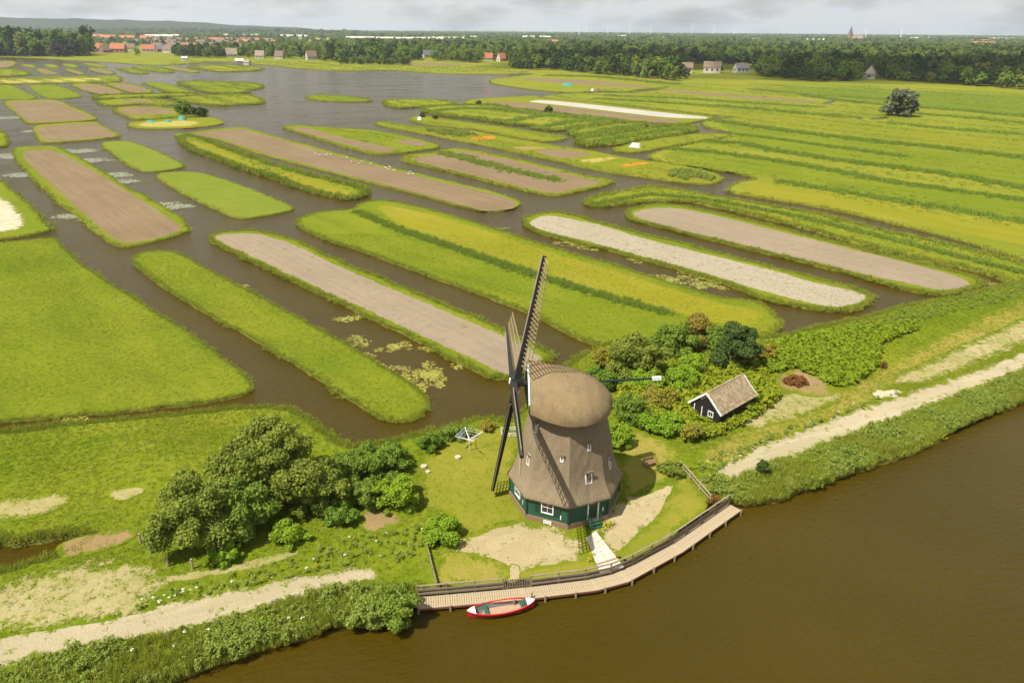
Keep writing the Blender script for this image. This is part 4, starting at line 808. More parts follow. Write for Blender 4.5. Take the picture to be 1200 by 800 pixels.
for s in (-.1, .98): MB().bar(c+u*s+n*.1+Vector((0, 0, .40)), c+u*s+n*.95+Vector((0, 0, -.02)), .06, .16).build('step_stringer', 'green_dark', mill)
for s in (-.1, .98):
    m = MB()
    m.bar(c+u*s+n*.2+Vector((0, 0, .35)), c+u*s+n*.2+Vector((0, 0, 1.1)), .06, .06); m.bar(c+u*s+n*.9+Vector((0, 0, 0)), c+u*s+n*.9+Vector((0, 0, .8)), .06, .06)
    m.bar(c+u*s+n*.16+Vector((0, 0, 1.1)), c+u*s+n*.94+Vector((0, 0, .8)), .05, .05)
    m.build('handrail', 'green_dark', mill)
c, u, n, L = facet_frame(7, 5.12); m = MB()
for s in (-.32, .32): m.bar(c+u*(s+.1)+Vector((0, 0, .02)), c+u*(s+.1)+Vector((0, 0, .42)), .07, .05, n)
for z in (.12, .25, .38): m.bar(c+u*-.22+Vector((0, 0, z)), c+u*.42+Vector((0, 0, z)), .05, .04, n)
m.build('cellar_vent', 'white_paint', mill)
for k, s, z in ((7, 1.25, 1.0), (0, 1.4, 1.2), (6, 1.2, 1.2)):
    c, u, n, L = facet_frame(k, 5.02); MB().bar(c+u*s+Vector((0, 0, z-.2)), c+u*s+Vector((0, 0, z+.2)), .09, .04, n).build('wall_anchor', 'white_paint', mill)

# thatched body, flaring out at the eaves
prof = [(2.30, 4.80), (2.10, 5.12), (2.18, 5.26), (2.40, 5.20), (2.75, 4.98), (3.2, 4.72), (3.8, 4.46), (4.5, 4.26), (5.5, 4.08), (6.6, 3.86), (7.8, 3.58), (8.8, 3.36), (9.7, 3.18)]
zz = [p[0] for p in prof]; P = []; r = random.Random(3); NS = 160
rows = [(prof[0], 0)]+[(prof[1], 0)]+[((z, float(np.interp(z, zz[2:], [p[1] for p in prof[2:]]))), 1) for z in np.linspace(2.2, 9.7, 46)]
ph = [r.uniform(0, 6.28) for _ in range(12)]
body = MB(); K = NS//8
for fct in range(8):                                            # eight flat thatched sides meeting in clear arrises
    base = len(body.v)
    for (z, Rc), ns in rows:
        for i in range(K+1):
            t = -math.pi/2+2*math.pi*(fct*K+i)/NS; rr = oct_r(t if i < K else t-1e-6, Rc, .02+.04*min(1, z/9)); e = min(i, K-i)/K*2
            rr += ns*e*(.020*math.sin(9*t+z*2.1+ph[0])+.018*math.sin(23*t-z*3.3+ph[1])+.012*math.sin(51*t+z*7+ph[2])+r.uniform(-.012, .012))
            body.v.append((rr*math.cos(t), rr*math.sin(t), z+(0 if ns else e*(r.uniform(-.04, .04)+.03*math.sin(40*t)))))
    for a_ in range(len(rows)-1):
        for i in range(K): body.f.append((base+a_*(K+1)+i, base+a_*(K+1)+i+1, base+(a_+1)*(K+1)+i+1, base+(a_+1)*(K+1)+i))
body.build('thatched_body', 'thatch', mill, True)
# the small windows set in the thatch
def body_R(z): return float(np.interp(z, zz[2:], [p[1] for p in prof[2:]]))
for k, s, z, w, h in ((0, .18, 4.25, .62, 1.05), (0, .35, 7.0, .30, .75), (7, .85, 6.2, .30, .62), (6, .55, 5.0, .50, 1.05), (6, .75, 8.1, .34, .95), (1, .1, 4.3, .5, 1.), (3, .1, 4.3, .6, 1.), (4, .1, 5.5, .5, 1.)):
    Rz = body_R(z); sl = math.atan2(body_R(z-.4)-body_R(z+.4), .8)
    f = framed('thatch_window', k, Rz-.02, s, z, w, h, mill, .10, sl*.55, .08, 0)
    c, u, n, L = facet_frame(k, Rz)
    m = MB(); m.bar(c+u*(s-w*.65)+n*.12+Vector((0, 0, z+h*.55)), c+u*(s+w*.65)+n*.12+Vector((0, 0, z+h*.55)), .22, .10, n); m.build('window_hood', 'thatch', f)

# cap: thatched boat shape turned into the wind
def capP(x, y, z):                                              # x along the cap, -x is the front (sail) side
    ca, sa = math.cos(R(3.5)), math.sin(R(3.5)); return (x*ca-y*sa, x*sa+y*ca, z)
us = np.linspace(0, 1, 34); P = []; Q = []
wI = lambda u: float(np.interp(u, [0, .08, .2, .35, .5, .65, .8, .9, .96, 1], [2.6, 3.0, 3.5, 3.95, 4.1, 3.95, 3.3, 2.4, 1.5, .35]))
tI = lambda u: float(np.interp(u, [0, .1, .3, .5, .65, .8, .9, .96, 1], [13.6, 13.45, 13.05, 12.6, 12.2, 11.6, 10.95, 10.5, 10.0]))
bI = lambda u: float(np.interp(u, [0, .15, .4, 1], [9.85, 9.6, 9.4, 9.45]))
for u_ in us:
    w, zt, zb = wI(u_), tI(u_), bI(u_); row = []; x = -3.5+7.35*u_
    tri = max(.5, 1-u_*2.2)
    for j in range(41):
        t = -math.pi/2+math.pi*j/40; y = w*math.sin(t); cz = abs(math.cos(t))**.82
        lin = (1-abs(y)/w)**.8 if abs(y) < w else 0
        f = cz*(1-tri*.6)+lin*tri*.6
        row.append(capP(x, y*(1+.010*math.sin(17*u_+9*t)), zb+(zt-zb)*f+r.uniform(-.018, .018)+.03*math.sin(8*t+13*u_)))
    P.append(row)
link('cap', grid_mesh('cap', P), 'thatch_cap', mill)
# underside and thick rim of the thatch, curb ring below it
P2 = []
for i, u_ in enumerate(us):
    e0, e1 = Vector(P[i][0]), Vector(P[i][-1]); c0 = (e0+e1)/2
    P2.append([e0, e0+(c0-e0)*.10+Vector((0, 0, -.16)), c0+(e0-c0)*.55+Vector((0, 0, .1)), c0+Vector((0, 0, .15)), c0+(e1-c0)*.55+Vector((0, 0, .1)), e1+(c0-e1)*.10+Vector((0, 0, -.16)), e1])
link('cap_underside', grid_mesh('cap_underside', P2, False, False), 'thatch', mill)
MB().cyl((0, 0, 9.2), (0, 0, 9.75), 3.22, 3.2, 40).build('curb', 'green_dark', mill)
# front gable: green boards with white trim along both edges
g0 = [Vector(p) for p in P[0]]; fn = Vector((-math.cos(R(3.5)), -math.sin(R(3.5)), 0))
m = MB(); m.add([p+fn*-.05 for p in g0], [tuple(range(len(g0)))]); gb = m.build('gable', 'green_board', mill)
m = MB()
for i in range(4, 36): m.bar(g0[i]+fn*.06, g0[i+1]+fn*.06, .10, .12, fn)
m.build('gable_trim', 'white_paint', mill)
m = MB()
for i in range(-3, 4): m.bar(Vector(capP(-3.62, i*.55, 9.9)), Vector(capP(-3.62, i*.55, 12.9-abs(i)*.65)), .08, .06, fn)
m.build('gable_batten', 'green_dark', mill)

# windshaft and sails
TILT = R(10.5)
an = Vector((-math.cos(R(3.5))*math.cos(TILT), -math.sin(R(3.5))*math.cos(TILT), math.sin(TILT)))     # forward along the shaft
hub = Vector((-4.6, -.35, 11.66)); hh_ = Vector((-math.sin(R(3.5)), math.cos(R(3.5)), 0)); vv = Vector((0, 0, 1)); vv = (vv-an*vv.dot(an)).normalized()
MB().cyl(hub-an*2.2, hub+an*.1, .30, .30, 12).build('windshaft', 'old_stock', mill)
MB().bar(hub-an*.55, hub+an*.42, .62, .62, vv).build('poll_end', 'green_dark', mill)
MB().bar(hub+an*.42, hub+an*.50, .40, .40, vv).build('poll_cap', 'white_paint', mill)
RS = 11.35
bar_me = None
for q in range(4):
    th = math.pi/2*q+R(2)
    d = vv*math.cos(th)-hh_*math.sin(th)                       # q=0 up, 1 towards the camera, 2 down, 3 away
    t = -hh_*math.cos(th)-vv*math.sin(th)                      # trailing side
    off = an*(.14 if q % 2 else -.14); o = hub+off
    s = MB().bar(o+d*.1, o+d*RS, .42, .54, an, .22, .28).build('sail', 'old_stock', mill)
    def rib(rad):
        f = (rad-1.6)/(RS-1.6); b = R(24)*(1-f)+R(7)*f; return (t*math.cos(b)-an*math.sin(b)).normalized()
    n = 25
    ends = []
    for i in range(n):
        rad = 1.7+(RS-.12-1.7)*i/(n-1); e = rib(rad); p = o+d*rad; ends.append((rad, e))
        MB().bar(p-e*.25, p+e*1.72, .06, .05, an).build('sail_bar', 'sail_lath', s)
    for w in (.62, 1.16, 1.70):
        m = MB()
        for i in range(n-1):
            (ra, ea), (rb, eb) = ends[i], ends[i+1]; m.bar(o+d*ra+ea*w+an*.045, o+d*rb+eb*w+an*.045, .06, .045, an)
        m.build('hem_lath', 'sail_lath', s)
    m = MB()
    for i in range(1, n-1):
        (ra, ea), (rb, eb) = ends[i], ends[i+1]; m.bar(o+d*ra-ea*.36+an*.05, o+d*rb-eb*.36+an*.05, .44, .04, (an+ea*.2))
    m.build('leading_board', 'sail_board', s)
# boom at the back of the cap with a white box at its end
p0, p1 = Vector(capP(2.9, .1, 11.45)), Vector(capP(7.35, .25, 11.55))
bo = MB().bar(p0, p1, .13, .16).build('tail_boom', 'green_dark', mill)
MB().bar(p1-(p1-p0).normalized()*.1, p1+(p1-p0).normalized()*.7, .28, .28).build('boom_box', 'pole_white', bo)
MB().cyl(p1, p1+Vector((-.3, .1, -2.3)), .025, .025, 5).build('boom_rope', 'rail_wood', bo)
# ------------------------------------------------------------------ jetty along the river, railing, gate
DZ = .45
JO = [(-6.8, 42.29), (0.99, 43.35), (6.7, 44.42), (9.27, 45.4), (14.21, 48.97), (20.63, 54.71)]
jetty = empty('jetty', (*JO[1], 0)); tag(jetty, 'long plank jetty following the bank in front of the windmill', 'jetty')
J0 = Vector((*JO[1], 0))
def off_line(pts, d):
    p = np.asarray(pts, float); out = []
    for i in range(len(p)):
        a = p[max(i-1, 0)]; b = p[min(i+1, len(p)-1)]; t = (b-a)/np.hypot(*(b-a)); out.append(p[i]+np.array([-t[1], t[0]])*d)
    return np.array(out)
WD = 1.28
line = resample(JO, .176, False); tng = np.gradient(line, axis=0)
pm = MB().box((0, WD/2, 0), (.155, WD, .05)).mesh('plank'); pm.materials.append(M['jetty_wood'])
rr = random.Random(4)
for i in range(len(line)):
    a = math.atan2(tng[i][1], tng[i][0])
    o = link('plank', pm, None, jetty, Vector((line[i][0], line[i][1], DZ-.025+rr.uniform(-.006, .006)))-J0, a+rr.uniform(-.006, .006))
pil = MB().cyl((0, 0, -1.2), (0, 0, DZ+.12), .09, .09, 8).mesh('pile'); pil.materials.append(M['rail_wood'])
for p in resample(off_line(JO, -.06), 2.15, False): link('pile', pil, None, jetty, Vector((p[0], p[1], 0))-J0)
for nm, dd, z, mt in (('edge_beam', .03, DZ-.13, 'jetty_red'), ('edge_beam', WD-.05, DZ-.13, 'jetty_dark')):
    m = MB(); q = off_line(JO, dd)
    for a, b in zip(q[:-1], q[1:]): m.bar(Vector((*a, z))-J0, Vector((*b, z))-J0, .08, .16)
    m.build(nm, mt, jetty)
# sheet piling of old boards holding the bank behind the jetty
m = MB(); q = off_line(JO, WD+.12)
for a, b in zip(q[:-1], q[1:]): m.bar(Vector((*a, .10))-J0, Vector((*b, .10))-J0, .06, 1.5)
m.build('bank_board', 'jetty_dark', jetty)

RL = off_line(JO, WD-.02)
rail = empty('railing', (*RL[1], 0)); tag(rail, 'weathered timber railing with posts and boards along the jetty', 'railing'); R0 = Vector((*RL[1], 0))
posts = resample(RL, 2.0, False)
gk = int(np.argmin(np.hypot(posts[:, 0]-((-0.51, 44.53))[0], posts[:, 1]-((-0.51, 44.53))[1])))
pm = MB().box((0, 0, .53), (.11, .11, 1.26)).mesh('post'); pm.materials.append(M['rail_wood'])
for p in posts: link('post', pm, None, rail, Vector((*p, DZ-.05))-R0)
for i in range(len(posts)-1):
    if i == gk: continue
    a, b = Vector((*posts[i], DZ))-R0, Vector((*posts[i+1], DZ))-R0; n = (b-a).normalized(); nn = Vector((-n.y, n.x, 0))*-.075
    for z, h, w in ((.32, .17, .035), (.70, .17, .035)):
        MB().bar(a+nn+Vector((0, 0, z+rr.uniform(-.015, .015))), b+nn+Vector((0, 0, z+rr.uniform(-.015, .015))), w, h).build('rail', 'rail_wood', rail)
    MB().bar(a+Vector((0, 0, 1.04)), b+Vector((0, 0, 1.04)), .14, .05).build('top_rail', 'rail_wood', rail)
ga, gb_ = posts[gk], posts[gk+1]
gate = empty('gate', (*ga, DZ)); tag(gate, 'low wooden slat gate set in the jetty railing', 'gate'); gv = Vector((*(gb_-ga), 0)); gl = gv.length; gu = gv/gl
for z in (.2, .8): MB().bar(gu*.10+Vector((0, 0, z)), gu*(gl-.10)+Vector((0, 0, z)), .04, .08).build('gate_rail', 'rail_wood', gate)
for i in range(11):
    p = gu*(.14+(gl-.28)*i/10)+Vector((gu.y, -gu.x, 0))*.035; MB().bar(p+Vector((0, 0, .08)), p+Vector((0, 0, .95+rr.uniform(-.02, .02))), .08, .025, (gu.y, -gu.x, 0)).build('slat', 'rail_wood', gate)

# ------------------------------------------------------------------ rowing boat
def boat(loc, rz):
    b = empty('rowing_boat', (*loc, 0), rz); tag(b, 'red wooden rowing boat with white end decks moored at the jetty', 'boat')
    L, Bm = 5.15, .72
    def half(u): return Bm*max(.02, (1-abs(u)**2.3))**.72
    def shr(u): return .44+.16*abs(u)**2
    us = np.linspace(-1, 1, 31); P = []; Pi = []
    for u in us:
        x = u*L/2; w = half(u); z = shr(u); row = []; ri = []
        for j in range(13):
            s = -1+2*j/12; k = math.copysign(abs(s)**.7, s); y = w*k*(1 if abs(s) == 1 else .96); zz_ = -.22+(z+.22)*abs(s)**2.2; row.append((x*(1 if abs(s) > .5 else .97), y, zz_))
        P.append(row)
    hull = link('hull', grid_mesh('hull', P), 'boat_red', b)
    for u in us:
        x = u*L/2*.985; w = max(half(u)-.05, .01); z = shr(u)-.01; Pi.append([(x, w*math.copysign(abs(-1+2*j/10)**.75, -1+2*j/10), .02+(z-.02)*abs(-1+2*j/10)**2.5) for j in range(11)])
    link('lining', grid_mesh('lining', Pi), 'boat_grey', b)
    m = MB()
    for s in (-1, 1):
        for a, c in zip(us[:-1], us[1:]): m.bar((a*L/2, s*(half(a)-.02), shr(a)+.01), (c*L/2, s*(half(c)-.02), shr(c)+.01), .10, .06)
    m.build('gunwale', 'boat_red', b)
    for e in (-1, 1):
        m = MB(); us2 = np.linspace(.76, 1, 6)*e; top = []
        for u in us2: top += [(u*L/2, half(u)-.02, shr(u)+.05), (u*L/2, -half(u)+.02, shr(u)+.05)]
        m.v = top; m.f = [(2*i, 2*i+2, 2*i+3, 2*i+1) for i in range(5)]; dk = m.build('end_deck', 'white_paint', b)
    m = MB(); pr = [Vector((L/2-.1, 0, .62)), Vector((L/2+.05, .35, .48)), Vector((L/2-.05, .8, .58))]
    for a, c in zip(pr[:-1], pr[1:]): m.cyl(a, c, .018, .018, 5)
    m.build('mooring_rope', 'jetty_wood', b)
    for i in range(7):
        y = -.42+.14*i; ln = 3.1-abs(y)*1.2
        MB().box((0.1, y, .10), (ln, .125, .03)).build('floor_board', 'boat_floor', b)
    for x in (-1.15, 1.62): MB().box((x, 0, .36), (.30, 2*half(x*2/L)-.12, .045)).build('thwart', 'boat_green', b)
    return b
bl, br = Vector((-3.12, 41.97)), Vector((1.82, 43.17)); bc = (bl+br)/2; bd = br-bl
boat((bc.x, bc.y), math.atan2(bd.y, bd.x))
for q in ((1.64, 43.54),): tag(MB().cyl((*q, -1), (*q, 1.0), .07, .06, 8).build('mooring_post', 'rail_wood'), 'short grey mooring post beside the bow of the red boat', 'post')

# ------------------------------------------------------------------ slab path to the mill door
pp = [(6.35, 50.21), (7.23, 51.13), (9.01, 46.63), (7.04, 45.91)]
A0, A1, B1, B0 = (Vector((*p, 0)) for p in pp)
path = empty('slab_path', (*pp[0], .82)); tag(path, 'pale concrete slab path from the jetty to the mill door', 'path')
N = 8; Z0 = Vector((*pp[0], 0))
for i in range(N):
    f0, f1 = i/N, (i+1)/N-.006
    for j in range(2):
        g0, g1 = j/2+(.008 if j else 0), (j+1)/2-(0 if j else .008)
        def lp(f, g): return (A0.lerp(B0, f)).lerp(A1.lerp(B1, f), g)-Z0
        q = [lp(f0, g0), lp(f0, g1), lp(f1, g1), lp(f1, g0)]; z = .045+rr.uniform(-.006, .006); up = Vector((0, 0, z))
        MB().add([p+up for p in q]+[p-Vector((0, 0, .08)) for p in q], [(0, 1, 2, 3)[::-1], (0, 4, 5, 1)[::-1], (1, 5, 6, 2)[::-1], (2, 6, 7, 3)[::-1], (3, 7, 4, 0)[::-1]]).build('slab', 'slab', path)
e0, e1 = A0.lerp(B0, .78), A1.lerp(B1, .78)
MB().bar(e0-Z0+Vector((0, 0, .03)), e1-Z0+Vector((0, 0, .03)), .16, .07).build('brick_edge', 'brick', path)

# ------------------------------------------------------------------ tarred shed
F0, F1, F2 = Vector((22.2, 68.9, 0)), Vector((20.4, 72.0, 0)), Vector((27.9, 74.1, 0))
shed = empty('shed', (F0.x, F0.y, .8), math.atan2((F2-F0).y, (F2-F0).x)); tag(shed, 'small black tarred shed with tiled roof and white gable trim', 'shed')
SL, SW, WH, RH = 6.9, 3.7, 1.85, 3.5                      # local: x along the ridge, y across, the door end at x=0
def wall(name, pts, mat='tar_board'):
    m = MB(); m.add(pts, [tuple(range(len(pts)))]); return m.build(name, mat, shed)
m = MB(); nb = 22
for i in range(nb):
    y0, y1 = SW*i/nb, SW*(i+1)/nb-.012
    t = lambda y: WH+(RH-WH)*(1-abs(2*y/SW-1))-.06
    if not (SW*.60 < (y0+y1)/2 < SW*.86): m.add([(0, y0, -.2), (0, y1, -.2), (0, y1, t(y1)), (0, y0, t(y0)), (.1, y0, -.2), (.1, y1, -.2), (.1, y1, t(y1)), (.1, y0, t(y0))], [(0, 3, 2, 1), (4, 5, 6, 7), (0, 1, 5, 4), (1, 2, 6, 5), (2, 3, 7, 6), (3, 0, 4, 7)])
    else: m.add([(0, y0, 1.75), (0, y1, 1.75), (0, y1, t(y1)), (0, y0, t(y0)), (.1, y0, 1.75), (.1, y1, 1.75), (.1, y1, t(y1)), (.1, y0, t(y0))], [(0, 3, 2, 1), (4, 5, 6, 7), (0, 1, 5, 4), (1, 2, 6, 5), (2, 3, 7, 6), (3, 0, 4, 7)])
m.build('front_wall', 'tar_board', shed)
m = MB().add([(SL, 0, -.2), (SL, SW, -.2), (SL, SW, WH), (SL, SW/2, RH-.06), (SL, 0, WH), (SL-.1, 0, -.2), (SL-.1, SW, -.2), (SL-.1, SW, WH), (SL-.1, SW/2, RH-.06), (SL-.1, 0, WH)], [(0, 1, 2, 3, 4), (5, 9, 8, 7, 6)]); m.build('back_wall', 'tar_board', shed)
for y in (0.02, SW-.02):
    m = MB()
    for i in range(9): m.box((SL/2, y+(.02 if y > 1 else -.02)*(1-i % 2*.4), -.1+.24*i), (SL-.2, .05, .23))
    m.build('side_wall', 'tar_board', shed)
tl = MB().add([(0, 0, 0), (.30, 0, 0), (.30, -.40, -.005), (0, -.40, -.005), (0, 0, .025), (.15, -.0, .065), (.30, 0, .025), (0, -.40, .03), (.15, -.40, .075), (.30, -.40, .03)], [(4, 7, 8, 5), (5, 8, 9, 6), (3, 2, 9, 8, 7), (0, 4, 7, 3), (2, 6, 9)][:3]).mesh('tile'); tl.materials.append(M['roof_tile'])
sl = math.hypot(SW/2+.25, (RH-WH)*(SW/2+.25)/(SW/2)); an_ = math.atan2(RH-WH, SW/2)
for side in (0, 1):
    d = Vector((0, -math.cos(an_), -math.sin(an_))) if side == 0 else Vector((0, math.cos(an_), -math.sin(an_)))
    u = Vector((0, -math.sin(an_), math.cos(an_))) if side == 0 else Vector((0, math.sin(an_), math.cos(an_)))
    a0 = Vector((-.12, SW/2, RH)); q = [a0, a0+Vector((SL+.24, 0, 0)), a0+Vector((SL+.24, 0, 0))+d*sl, a0+d*sl]
    rf = MB().add([p for p in q]+[p-u*.07 for p in q], [(0, 1, 2, 3), (4, 7, 6, 5), (0, 4, 5, 1), (1, 5, 6, 2), (2, 6, 7, 3), (3, 7, 4, 0)]).build('roof', 'roof_tile', shed)
    nr_, nc = 8, 24
    for i in range(nr_):
        for j in range(nc):
            if side == 1 and i > 3: continue
            p = a0+d*(sl*i/nr_-.02)+Vector(((SL+.24)*j/nc, 0, 0))+u*(.012+rr.uniform(0, .012))
            o = link('tile', tl, None, rf, p)
            mt = Matrix(((1, 0, 0), (0, -d.y, u.y), (0, -d.z, u.z))) ; o.rotation_euler = mt.to_euler()
            o.scale = ((SL+.24)/nc/.30, sl/nr_/.36, 1)
MB().cyl((-.13, SW/2, RH+.04), (SL+.13, SW/2, RH+.04), .11, .11, 8).build('ridge', 'roof_tile', shed)
for x in (-.14, SL+.14):
    for s in (-1, 1):
        e = Vector((x, SW/2+s*(SW/2+.25), RH-(RH-WH)*(SW/2+.25)/(SW/2)-.02)); MB().bar((x, SW/2, RH+.02), e, .20, .05, (1, 0, 0)).build('barge_board', 'white_paint', shed)
m = MB()
for y in (SW*.60, SW*.86): m.box((-.03, y, .8), (.06, .09, 1.9))
m.build('door_frame', 'white_paint', shed)
MB().box((.04, SW*.73, .8), (.04, SW*.24, 1.9)).build('door', 'tar_board', shed)
m = MB(); wy, wz = SW*.30, 1.25
for s in (-1, 1): m.box((-.03, wy+s*.30, wz), (.06, .08, .68)); m.box((-.03, wy, wz+s*.30), (.056, .52, .08))
m.box((-.03, wy, wz), (.04, .04, .52)); wf = m.build('window_frame', 'white_paint', shed)
MB().box((-.01, wy, wz), (.02, .52, .52)).build('pane', 'glass', wf)

# ------------------------------------------------------------------ small things round the yard
def fence(pa, pb, n, h, mat, label, name='fence', rails=(.45, .85)):
    a, b = Vector((*pa, .78)), Vector((*pb, .78)); f = empty(name, a); tag(f, label, 'fence')
    for i in range(n):
        p = (b-a)*i/(n-1); MB().bar(p+Vector((0, 0, -.2)), p+Vector((rr.uniform(-.03, .03), rr.uniform(-.03, .03), h)), .10, .10).build('post', mat, f)
        if i < n-1:
            q = (b-a)*(i+1)/(n-1)
            for z in rails: MB().bar(p+Vector((0, 0, z+rr.uniform(-.03, .03))), q+Vector((0, 0, z+rr.uniform(-.03, .03))), .05, .12).build('rail', mat, f)
    return f
fence((16.45, 60.92), (17.99, 55.34), 4, .95, 'jetty_wood', 'bleached two-rail fence running down to the east end of the jetty')
fence((-6.89, 48.98), (-5.58, 44.17), 4, .6, 'rail_wood', 'low mossy plank fence beside the leafy shrubs west of the yard', rails=(.25, .45))
for x, y in ((-30.49, 49.13), (-30.04, 48.91), (-29.07, 47.86), (-27.03, 46.34), (-24.97, 46.07)):
    o = MB().cyl((0, 0, -.2), (rr.uniform(-.05, .05), 0, .95), .10, .09, 8).build('fence_post', 'jetty_wood', None, False, (x, y, .8)); tag(o, 'stout sawn wooden post standing alone beside the willows', 'post', 'posts beside the willows')
# rotary drier
d0 = (-4.22, 63.86)
dr = empty('rotary_drier', (*d0, .83)); tag(dr, 'metal rotary clothes drier with four open arms on the lawn', 'clothes drier')
MB().cyl((0, 0, -.1), (0, 0, 1.75), .03, .03, 8).build('pole', 'pole_white', dr)
arms = []
for k in range(4):
    a = R(20+90*k); e = Vector((1.45*math.cos(a), 1.45*math.sin(a), 1.95)); arms.append(e); MB().bar((0, 0, 1.3), e, .05, .05).build('arm', 'pole_white', dr)
m = MB()
for f in (.5, .75, 1.):
    for k in range(4):
        a, b = arms[k], arms[(k+1) % 4]; z = Vector((0, 0, 1.3)); m.cyl(z+(a-z)*f, z+(b-z)*f, .008, .008, 4)
m.build('line', 'pole_white', dr)
m = MB(); a, b = arms[1], arms[2]; P = []
for i in range(7):
    f = .25+.5*i/6; P.append([a.lerp(b, f)+Vector((.03*math.sin(i*2), .03*math.cos(i*3), -.75*j/4)) for j in range(5)])
tag(link('towel', grid_mesh('towel', P), 'blue_cloth', None, (*d0, .83)), 'pale blue towel hanging on the clothes drier', 'towel')
tag(MB().cyl((0, 0, -.1), (0, 0, .14), .34, .32, 14).build('tree_stump', 'stump', None, False, (*(-5.29, 62.56), .84)), 'largest pale cut tree stump, in the lawn below the clothes drier', 'stump')
tag(MB().cyl((0, 0, -.1), (0, 0, .16), .33, .31, 14).build('tree_stump', 'stump', None, False, (*(-8.48, 60.82), .84)), 'pale cut tree stump at the lawn edge nearest the hedge', 'stump')
tag(MB().cyl((0, 0, -.1), (0, 0, .12), .25, .23, 14).build('tree_stump', 'stump', None, False, (*(-7.97, 59.93), .84)), 'smaller cut tree stump beside the one near the hedge', 'stump')
# brown bench
bn = empty('bench', (*(13.52, 61.29), .83), R(25)); tag(bn, 'short reddish brown wooden bench on the grass east of the mill', 'bench')
for i in range(3): MB().box((0, -.16+.16*i, .43), (1.2, .13, .05)).build('seat_board', 'house_brick', bn)
for i in range(2): MB().box((0, .26, .62+.18*i), (1.2, .04, .14)).build('back_board', 'house_brick', bn)
for s in (-1, 1): MB().box((s*.5, 0, .2), (.07, .40, .42)).build('leg', 'house_brick', bn); MB().box((s*.5, .29, .45), (.06, .05, .9)).build('back_post', 'house_brick', bn)
# landing stage with white rails behind the mill, down to the back ditch
ls = empty('landing_stage', (*(-0.19, 67.03), .62), R(8)); ls.scale = (.8, .8, .75); tag(ls, 'little landing stage with white rails on the ditch behind the mill', 'landing stage')
for i in range(9): MB().box((-.9+.22*i, .3, .02), (.2, 1.7, .05)).build('plank', 'jetty_dark', ls)
for y in (-.5, 1.1):
    for x in (-.95, 0, .95): MB().box((x, y, .35), (.08, .08, .95)).build('rail_post', 'white_paint', ls)
    for z in (.45, .8): MB().box((0, y+.055, z), (2., .04, .09)).build('rail', 'white_paint', ls)
MB().box((-.95, .3, .45), (.05, 1.5, .09)).build('rail', 'white_paint', ls)
# ------------------------------------------------------------------ trees and shrubs near the mill
TN = [0]
def tree(name, loc, rx, h, z0, mat, label, leaf=.24, dens=1., lobes=14, ry=None, rz=0., group=None, trunk=.16, cat='tree', z=.78, shell=.55, flat=0.):
    TN[0] += 1; sd_ = 100+TN[0]*7
    t = empty(name, (loc[0], loc[1], z), rz); tag(t, label, cat, group)
    area = 4*math.pi*rx*(ry or rx)*.8+2*math.pi*rx*h*.5; leaf *= .6 if leaf < .35 else .8; n = int(dens*area/(leaf*leaf)*1.4)
    lb = auto_lobes(rx, h, z0, lobes, sd_, ry); me = leaves_mesh('crown', mat, lb, n, leaf, sd_, shell, flat)
    link('crown', me, None, t); link('trunk', trunk_mb(z0+h*.55, trunk, sd_, 4, rx*.6).mesh('trunk', True), 'bark', t); return t
G = None
# willows and shrubs west of the yard
tree('willow', (-21.51, 56), 5.3, 7.3, .5, 'leaf_willow', 'tallest grey-green willow in the clump west of the windmill', .23, 1.05, 26, trunk=.24)
tree('willow', (-25.83, 49.62), 4.3, 5.6, .3, 'leaf_willow', 'dark grey-green willow with posts standing at its foot', .22, 1.1, 22, trunk=.2)
tree('willow', (-22.77, 51.25), 3.3, 4.4, .2, 'leaf_green', 'green willow leaning over the track, between the two large willows', .22, 1.05, 18, trunk=.18)
tree('willow', (-17.25, 54.49), 3.1, 4.2, .2, 'leaf_willow', 'bushy willow on the east side of the tallest willow', .22, 1.05, 18, trunk=.16)
tree('shrub', (-15.09, 58.86), 2.7, 2.9, .05, 'leaf_green', 'broad green shrub behind the bare brown patch', .2, 1., 14, trunk=.1, cat='shrub')
tree('shrub', (-11.9, 60.67), 2.9, 2.6, .0, 'leaf_green', 'wide green shrub at the water edge between willow and hedge', .2, 1., 14, trunk=.1, cat='shrub')
tree('shrub', (-10.03, 54.59), 2.5, 2.9, .0, 'leaf_bright', 'rounded fresh green shrub casting shade on the lawn', .19, 1., 14, trunk=.1, cat='shrub')
tree('shrub', (-12.89, 54.81), 2.2, 2.3, .0, 'leaf_green', 'green shrub just above the bare brown patch', .19, 1., 12, trunk=.1, cat='shrub')
tree('shrub', (-6, 50.66), 2.0, 1.7, .0, 'leaf_bright', 'low spreading leafy shrub at the edge of the gravel yard', .18, 1., 12, trunk=.08, cat='shrub')
tree('shrub', (-14.95, 52.06), 1.7, 1.6, .0, 'leaf_green', 'low shrub under the bushy willow beside the bare patch', .19, 1., 10, trunk=.08, cat='shrub')
tree('hedge', (-8.15, 64.35), 1.55, 1.9, .0, 'leaf_green', 'round clipped green bush by the ditch, left of the hedge', .16, 1.1, 12, trunk=.08, cat='hedge')
tree('hedge', (-5.7, 66.42), 2.2, 1.3, .0, 'leaf_green', 'low green hedge behind the clothes drier', .16, 1.1, 14, ry=1.0, rz=R(22), trunk=.08, cat='hedge')
tree('shrub', (-2.65, 68.24), 1.1, 1.0, .0, 'leaf_olive', 'pale yellowish bush at the end of the hedge', .14, 1., 9, trunk=.05, cat='shrub')
tree('shrub', (-8.44, 41.45), 2.0, 2.6, -.1, 'leaf_green', 'dense shrub hanging over the river at the west end of the jetty', .17, 1.1, 14, trunk=.1, cat='shrub', z=.45)
